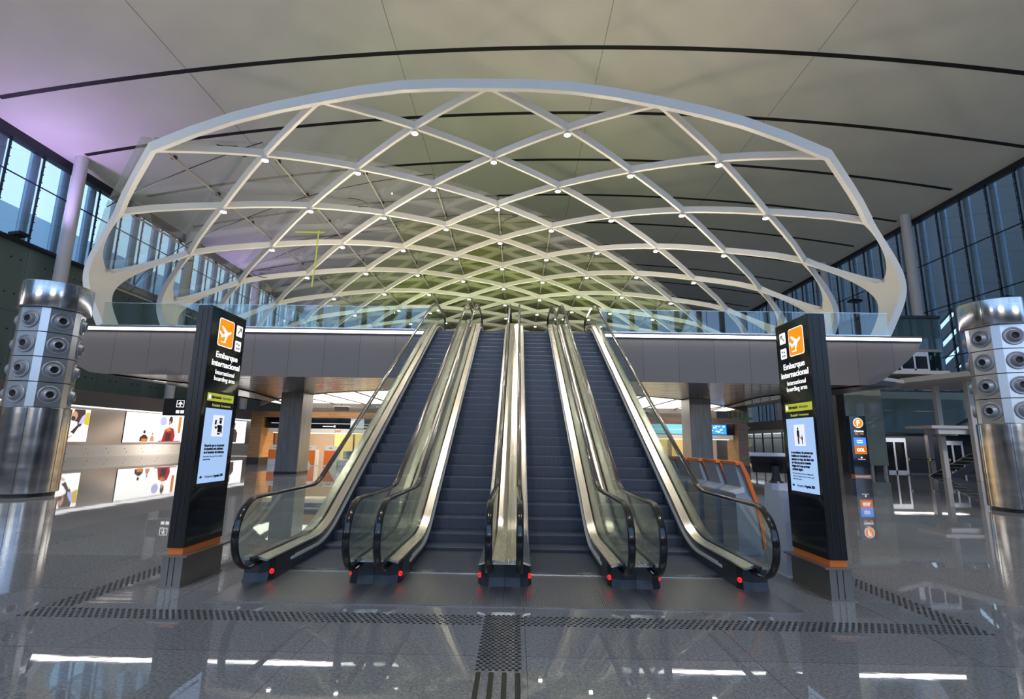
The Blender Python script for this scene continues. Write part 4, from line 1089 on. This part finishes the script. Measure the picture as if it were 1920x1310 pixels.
m = MB(); m.prism([(a, 29.925, b) for a, b in [(-19.945,3.76),(-19.80,3.61),(-19.85,3.57),(-19.92,3.63),(-19.92,3.48),(-19.97,3.48),(-19.97,3.63),(-20.04,3.57),(-20.09,3.61)]], (0,-.01,0)); build('arrow', m, M_whitel, sg)
for x in (-20.15, -19.88): build('pictogram', MB().box((x, 29.915, 3.06), (x+.2, 29.925, 3.24)), M_whitel, sg)
for x in (-20.4, -17.4): build('hanger', MB().tube([(x,30,3.93),(x,30,5.9)], .02, 6), M_dkmetal, sg)

# flood lamps on the sills
def flood(x, y, z, sgn, lab):
    e = empty('flood_lamp', (x, y, z), lab, 'lamp', 'flood lamps on the window sills')
    build('housing', MB().prism([(x, y-.35, z+.12), (x+sgn*.75, y-.35, z+.22), (x+sgn*.75, y-.35, z+.42), (x, y-.35, z+.32)], (0,.7,0)), M_blackp, e)
    build('yoke', MB().tube([(x+sgn*.3,y,z),(x+sgn*.3,y,z+.18)], .04, 6), M_blackp, e)
flood(-33.95, 31.7, 14.6, 1, 'black flood lamp on the left window sill near the tower')
flood(-33.95, 56.0, 14.6, 1, 'black flood lamp far along the left window sill')
def wall_flood(y, z, lab):
    e = empty('flood_lamp', (XR-.1, y, z), lab, 'lamp', 'flood lamps on the window sills')
    build('housing', MB().prism([(XR-1.0, y-.5, z+.12), (XR+.05, y-.5, z+.02), (XR+.05, y-.5, z+.25), (XR-1.0, y-.5, z+.35)], (0,1.0,0)), M_blackp, e)
wall_flood(55.0, 17.7, 'small black flood lamp on the right glazing, left of the first column')
wall_flood(37.9, 13.0, 'small black flood lamp on the right glazing above the right tower')

# ================================================================== RIGHT SIDE: CHECK-IN TOTEM, LIFT, STAIRS
e = empty('checkin_totem', (20.8, 31.6, 0), 'black check-in pillar with orange circle letter and airline screens', 'sign')
x0, x1, y0 = 20.42, 21.42, 31.35
build('body', MB().bbox((x0, y0, .12), (x1, y0+.35, 3.62), .01), M_gloss, e)
build('side_screen', MB().box((x0-.012, y0+.03, .2), (x0-.001, y0+.32, 3.5)), mat('dark_blue_glass', (.01,.03,.08), .1), e)
build('orange_foot', MB().box((x0+.02, y0+.02, .05), (x1-.02, y0+.33, .12)), M_orange, e)
build('base', MB().box((x0+.05, y0+.03, .001), (x1-.05, y0+.32, .05)), M_steel, e)
cxx = (x0+x1)/2+.02
rg = build('ring', MB().lathe((cxx, y0-.001, 3.20), (0,-1,0), [(.30,0),(.30,.01)], 32), M_whitel, e)
dk = build('orange_disc', MB().lathe((cxx, y0-.012, 3.20), (0,-1,0), [(.265,0),(.265,.006)], 32), M_orangel, e)
text('F', .44, M_whitel, (cxx-.10, y0-.02, 3.05), (1,0,0), (0,0,1), dk, width=.2, bold=.02)
text('Check-in', .16, M_whitel, (cxx-.28, y0-.002, 2.65), (1,0,0), (0,0,1), e, width=.56, bold=.006)
text('226 - 234', .12, M_orangel, (cxx-.25, y0-.002, 2.50), (1,0,0), (0,0,1), e, width=.52, bold=.003)
s1_ = build('blue_screen', MB().box((x0+.15, y0-.008, 1.83), (x1-.12, y0-.001, 2.32)), emis('airline_blue', (.08,.28,.95), 1.2), e)
text('Aerolíneas', .12, M_whitel, (cxx-.2, y0-.010, 2.10), (1,0,0), (0,0,1), s1_, width=.36, bold=.003)
text('Argentinas', .12, M_whitel, (cxx-.2, y0-.010, 1.99), (1,0,0), (0,0,1), s1_, width=.36, bold=.003)
s2_ = build('orange_screen', MB().box((x0+.15, y0-.008, 1.33), (x1-.12, y0-.001, 1.83)), emis('airline_orange', (.75,.20,.02), 1.0), e)
text('GOL', .26, M_whitel, (cxx-.24, y0-.010, 1.49), (1,0,0), (0,0,1), s2_, width=.48, bold=.012)
build('emblem', MB().lathe((cxx, y0-.001, 1.13), (0,-1,0), [(.05,0),(.05,.006)], 16), M_whitel, e)
text('Aeropuertos', .08, M_whitel, (cxx-.22, y0-.002, 1.0), (1,0,0), (0,0,1), e, width=.44)

# lift tower of pale green glass
lt = empty('lift_shaft', (24, 36, 0), 'pale green glass lift shaft behind the check-in pillar', 'lift')
m = MB(); m.box((22.6, 35.0, .55), (25.15, 35.03, 6.7)); m.box((25.12, 35.03, .55), (25.15, 38, 6.7)); build('glass_wall', m, M_palegreen, lt)
m = MB()
for x in (22.6, 23.5, 24.35, 25.1): m.box((x-.05, 35.06, 0), (x+.05, 35.16, 6.7))
for z in (.55, 2.5, 5.0, 6.6): m.box((22.6, 35.05, z-.05), (25.15, 35.12, z+.05))
build('frame', m, M_dkmetal, lt)
build('inner_core', MB().box((23.55, 36.4, .002), (24.35, 37.4, 6.7)), M_mull, lt)
build('rear_wall', MB().box((22.6, 38.0, .002), (25.15, 38.1, 6.7)), M_skw, lt)
for x in (22.7, 23.4, 24.0, 24.9): build('foot_post', MB().box((x, 35.0, .002), (x+.12, 35.2, .55)), M_beige, lt)
# dark teal glass block with recessed entrance
tb = empty('glass_lobby', (28, 37, 0), 'dark teal glass lobby block between lift shaft and stairs', 'lobby')
m = MB(); m.box((25.2, 35.4, 2.75), (33.5, 35.5, 4.25)); m.box((25.2, 35.4, 4.28), (33.5, 35.5, 5.6)); m.box((25.2, 35.5, 2.75), (25.3, 41, 5.6)); build('glass_front', m, M_teal, tb)
build('soffit', MB().box((25.2, 35.5, 2.70), (33.5, 41, 2.75)), M_dkmetal, tb); build('roof', MB().box((25.2, 35.4, 5.6), (33.5, 41, 5.7)), M_dkmetal, tb)
build('recess_wall', MB().box((25.4, 37.2, .002), (33.5, 37.4, 2.7)), M_mull, tb)
build('corner_post', MB().box((28.4, 35.5, .002), (28.7, 35.8, 2.7)), M_band, tb)
def door(n_, x, y, w, h, z=0):
    f = MB(); f.box((x, y, z+.002), (x+.12, y+.06, z+h)); f.box((x+w-.12, y, z+.002), (x+w, y+.06, z+h)); f.box((x+.12, y, z+h-.3), (x+w-.12, y+.06, z+h)); f.box((x+w/2-.06, y, z+.002), (x+w/2+.06, y+.06, z+h-.3)); f.box((x+.12, y, z+.002), (x+w-.12, y+.06, z+.16))
    o = struct('door_%d' % n_, f, M_lgrey)
    p = MB(); p.box((x+.12, y+.02, z+.16), (x+w-.12, y+.04, z+h-.3)); struct('door_pane', p, M_gloss, o)
door(1, 26.35, 37.1, 1.7, 2.45); door(2, 30.6, 37.1, 1.5, 2.3)
# upper glass lobby reached from the mezzanine
ub = empty('upper_glass_lobby', (27.5, 36.5, 6.2), 'teal glass lobby box at upper floor level right of the fascia', 'lobby')
m = MB(); m.box((24.6, 34.9, 8.55), (29.7, 35.0, 10.75)); m.box((29.6, 35.0, 7.0), (29.7, 40, 10.75)); m.box((24.5, 35.0, 7.0), (24.6, 40, 10.75)); build('glass_front', m, glass('teal_reflective_glass', (.35,.50,.52), .22, .35, (.10,.19,.20)), ub)
build('roof', MB().box((24.4, 34.8, 10.75), (29.8, 40, 10.95)), M_dkmetal, ub); build('transom', MB().box((24.6, 34.86, 8.35), (29.7, 34.98, 8.55)), M_band, ub)
build('rear_wall', MB().box((24.6, 39.9, 7.0), (29.6, 40, 10.7)), M_teal, ub); build('floor_slab', MB().box((24.4, 34.6, 6.75), (29.8, 40, 7.0)), M_beige, ub)
door(6, 26.7, 34.9, 2.0, 1.35, 7.0)
build('call_panel', MB().box((26.05, 34.84, 7.1), (26.4, 34.9, 7.75)), M_whitep, ub); build('dark_panel', MB().box((25.9, 34.9, 7.0), (26.7, 35.0, 8.35)), M_mull, ub)
# landing slabs, posts, stairs
m = MB(); m.prism([(23.0, 30.2, 5.55), (24.3, 25.9, 5.55), (31, 25.3, 5.55), (31, 33.5, 5.55), (24.0, 33.5, 5.55)], (0,0,.28)); build('landing_slab', m, M_beige, label='pale steel landing slab at upper floor level before the teal glass', cat='platform')
m = MB(); m.prism([(15.6, 25.5, 5.5), (24.0, 30.6, 5.5), (24.0, 34, 5.5), (15.6, 33, 5.5)], (0,0,.2)); build('walkway_slab', m, M_beige, label='pale walkway slab linking the upper floor to the landing', cat='walkway')
e = empty('stair_landing', (27, 29, 2.7), 'thin pale intermediate landing carried by two white posts', 'platform')
build('deck', MB().box((23.5, 29.0, 2.86), (26.2, 31.0, 3.02)), M_beige, e); build('edge_beam', MB().box((24.0, 29.2, 2.55), (26.2, 29.4, 2.86)), M_skw, e); build('rear_beam', MB().box((24.4, 30.5, 2.5), (26.2, 30.7, 2.86)), M_beige, e)
for x, y in ((25.75, 31.15), (25.7, 28.85)): build('post', MB().bbox((x-.14, y-.14, .002), (x+.14, y+.14, 5.54), .015), M_beige, e)
def stairs(x0, z0, x1, z1, y, lab):
    e = empty('staircase', (x0, y, z0), lab, 'stairs', 'dark steel stair flights')
    n_ = 14; d = Vector((x1-x0, 0, z1-z0)).normalized()
    for yy in (y, y+1.3):
        build('stringer', MB().prism([(x0, yy, z0), (x1, yy, z1), (x1, yy, z1-.5), (x0+.9, yy, z0)] if z0 < .1 else [(x0, yy, z0+.1), (x1, yy, z1+.1), (x1, yy, z1-.4), (x0, yy, z0-.0)], (0,.08,0)), M_dkmetal, e)
    for q in range(1, n_):
        t = q/n_; build('tread', MB().box((x0+(x1-x0)*t-.14, y+.08, z0+(z1-z0)*t-.06), (x0+(x1-x0)*t+.16, y+1.3, z0+(z1-z0)*t-.02)), M_steel, e)
stairs(26.4, .002, 32.0, 2.86, 32.0, 'lower dark steel stair flight at the foot of the white posts')
stairs(26.3, 3.02, 31.8, 5.9, 29.4, 'upper dark steel stair flight above the stair landing')
# barrier posts with belt
for i, (x, y) in enumerate(((25.9,34.2),(27.3,34.2),(28.6,34.2),(25.2,28.2))[:3]):
    e = empty('barrier_post', (x, y, 0), 'slim barrier post with yellow head before the lobby doors, %s from the left' % ORD[i], 'barrier', 'belt barrier posts before the lobby doors')
    if i < 2: build('belt', MB().box((x+.065, y-.012, .98), (x+(1.4 if i == 0 else 1.3)-.065, y+.012, 1.05)), M_black, e)
    build('pole', MB().tube([(x,y,.02),(x,y,.95)], .03, 8), M_dkmetal, e); build('head', MB().lathe((x,y,.93), (0,0,1), [(.06,0),(.06,.16)], 10), M_yellow, e); build('base', MB().lathe((x,y,.001), (0,0,1), [(.18,0),(.16,.025)], 14), M_dkmetal, e)
# far right: wall sign, scissor lift
sgn_ = empty('toilet_sign', (33.4, 53, 3.0), 'black wall sign with three white pictograms behind the check-in pillar', 'sign')
build('board', MB().box((33.85, 50.2, 2.62), (33.98, 54.6, 3.38)), M_gloss, sgn_)
build('hanger', MB().box((33.9, 51.0, 3.38), (33.94, 51.06, 3.5)).box((33.9, 53.8, 3.38), (33.94, 53.86, 3.5)), M_dkmetal, sgn_)
for q in range(3): build('pictogram', MB().box((33.83, 51.2+.95*q, 2.75), (33.845, 51.85+.95*q, 3.25)), M_whitel, sgn_)
lx, ly = 29.0, 66.0
sl = empty('scissor_lift', (lx, ly, 0), 'yellow scissor lift with raised cage far behind the right jamb of the portal', 'lift')
build('chassis', MB().bbox((lx-1.2, ly-.6, .25), (lx+1.2, ly+.6, .8), .05), M_yellow, sl)
for x in (-.8, .8):
    for y in (-.6, .6): build('wheel', MB().lathe((lx+x, ly+y-.1, .25), (0,1,0), [(.245,0),(.245,.2)], 14), M_rubber, sl)
m = MB()
for q in range(4):
    z = .8+1.05*q
    for y in (-.4, .4): m.tube([(lx-1, ly+y, z), (lx+1, ly+y, z+1.05)], .05, 4); m.tube([(lx+1, ly+y, z), (lx-1, ly+y, z+1.05)], .05, 4)
build('scissor_arms', m, M_yellow, sl)
build('platform', MB().box((lx-1.3, ly-.6, 5.0), (lx+1.3, ly+.6, 5.3)), M_green, sl)
m = MB()
for x in (-1.25, -.6, 0, .6, 1.25):
    for y in (-.57, .57): m.tube([(lx+x, ly+y, 5.3), (lx+x, ly+y, 6.9)], .04, 4)
for z in (6.1, 6.9):
    for y in (-.57, .57): m.tube([(lx-1.25, ly+y, z), (lx+1.25, ly+y, z)], .04, 4)
build('cage', m, M_yellow, sl)
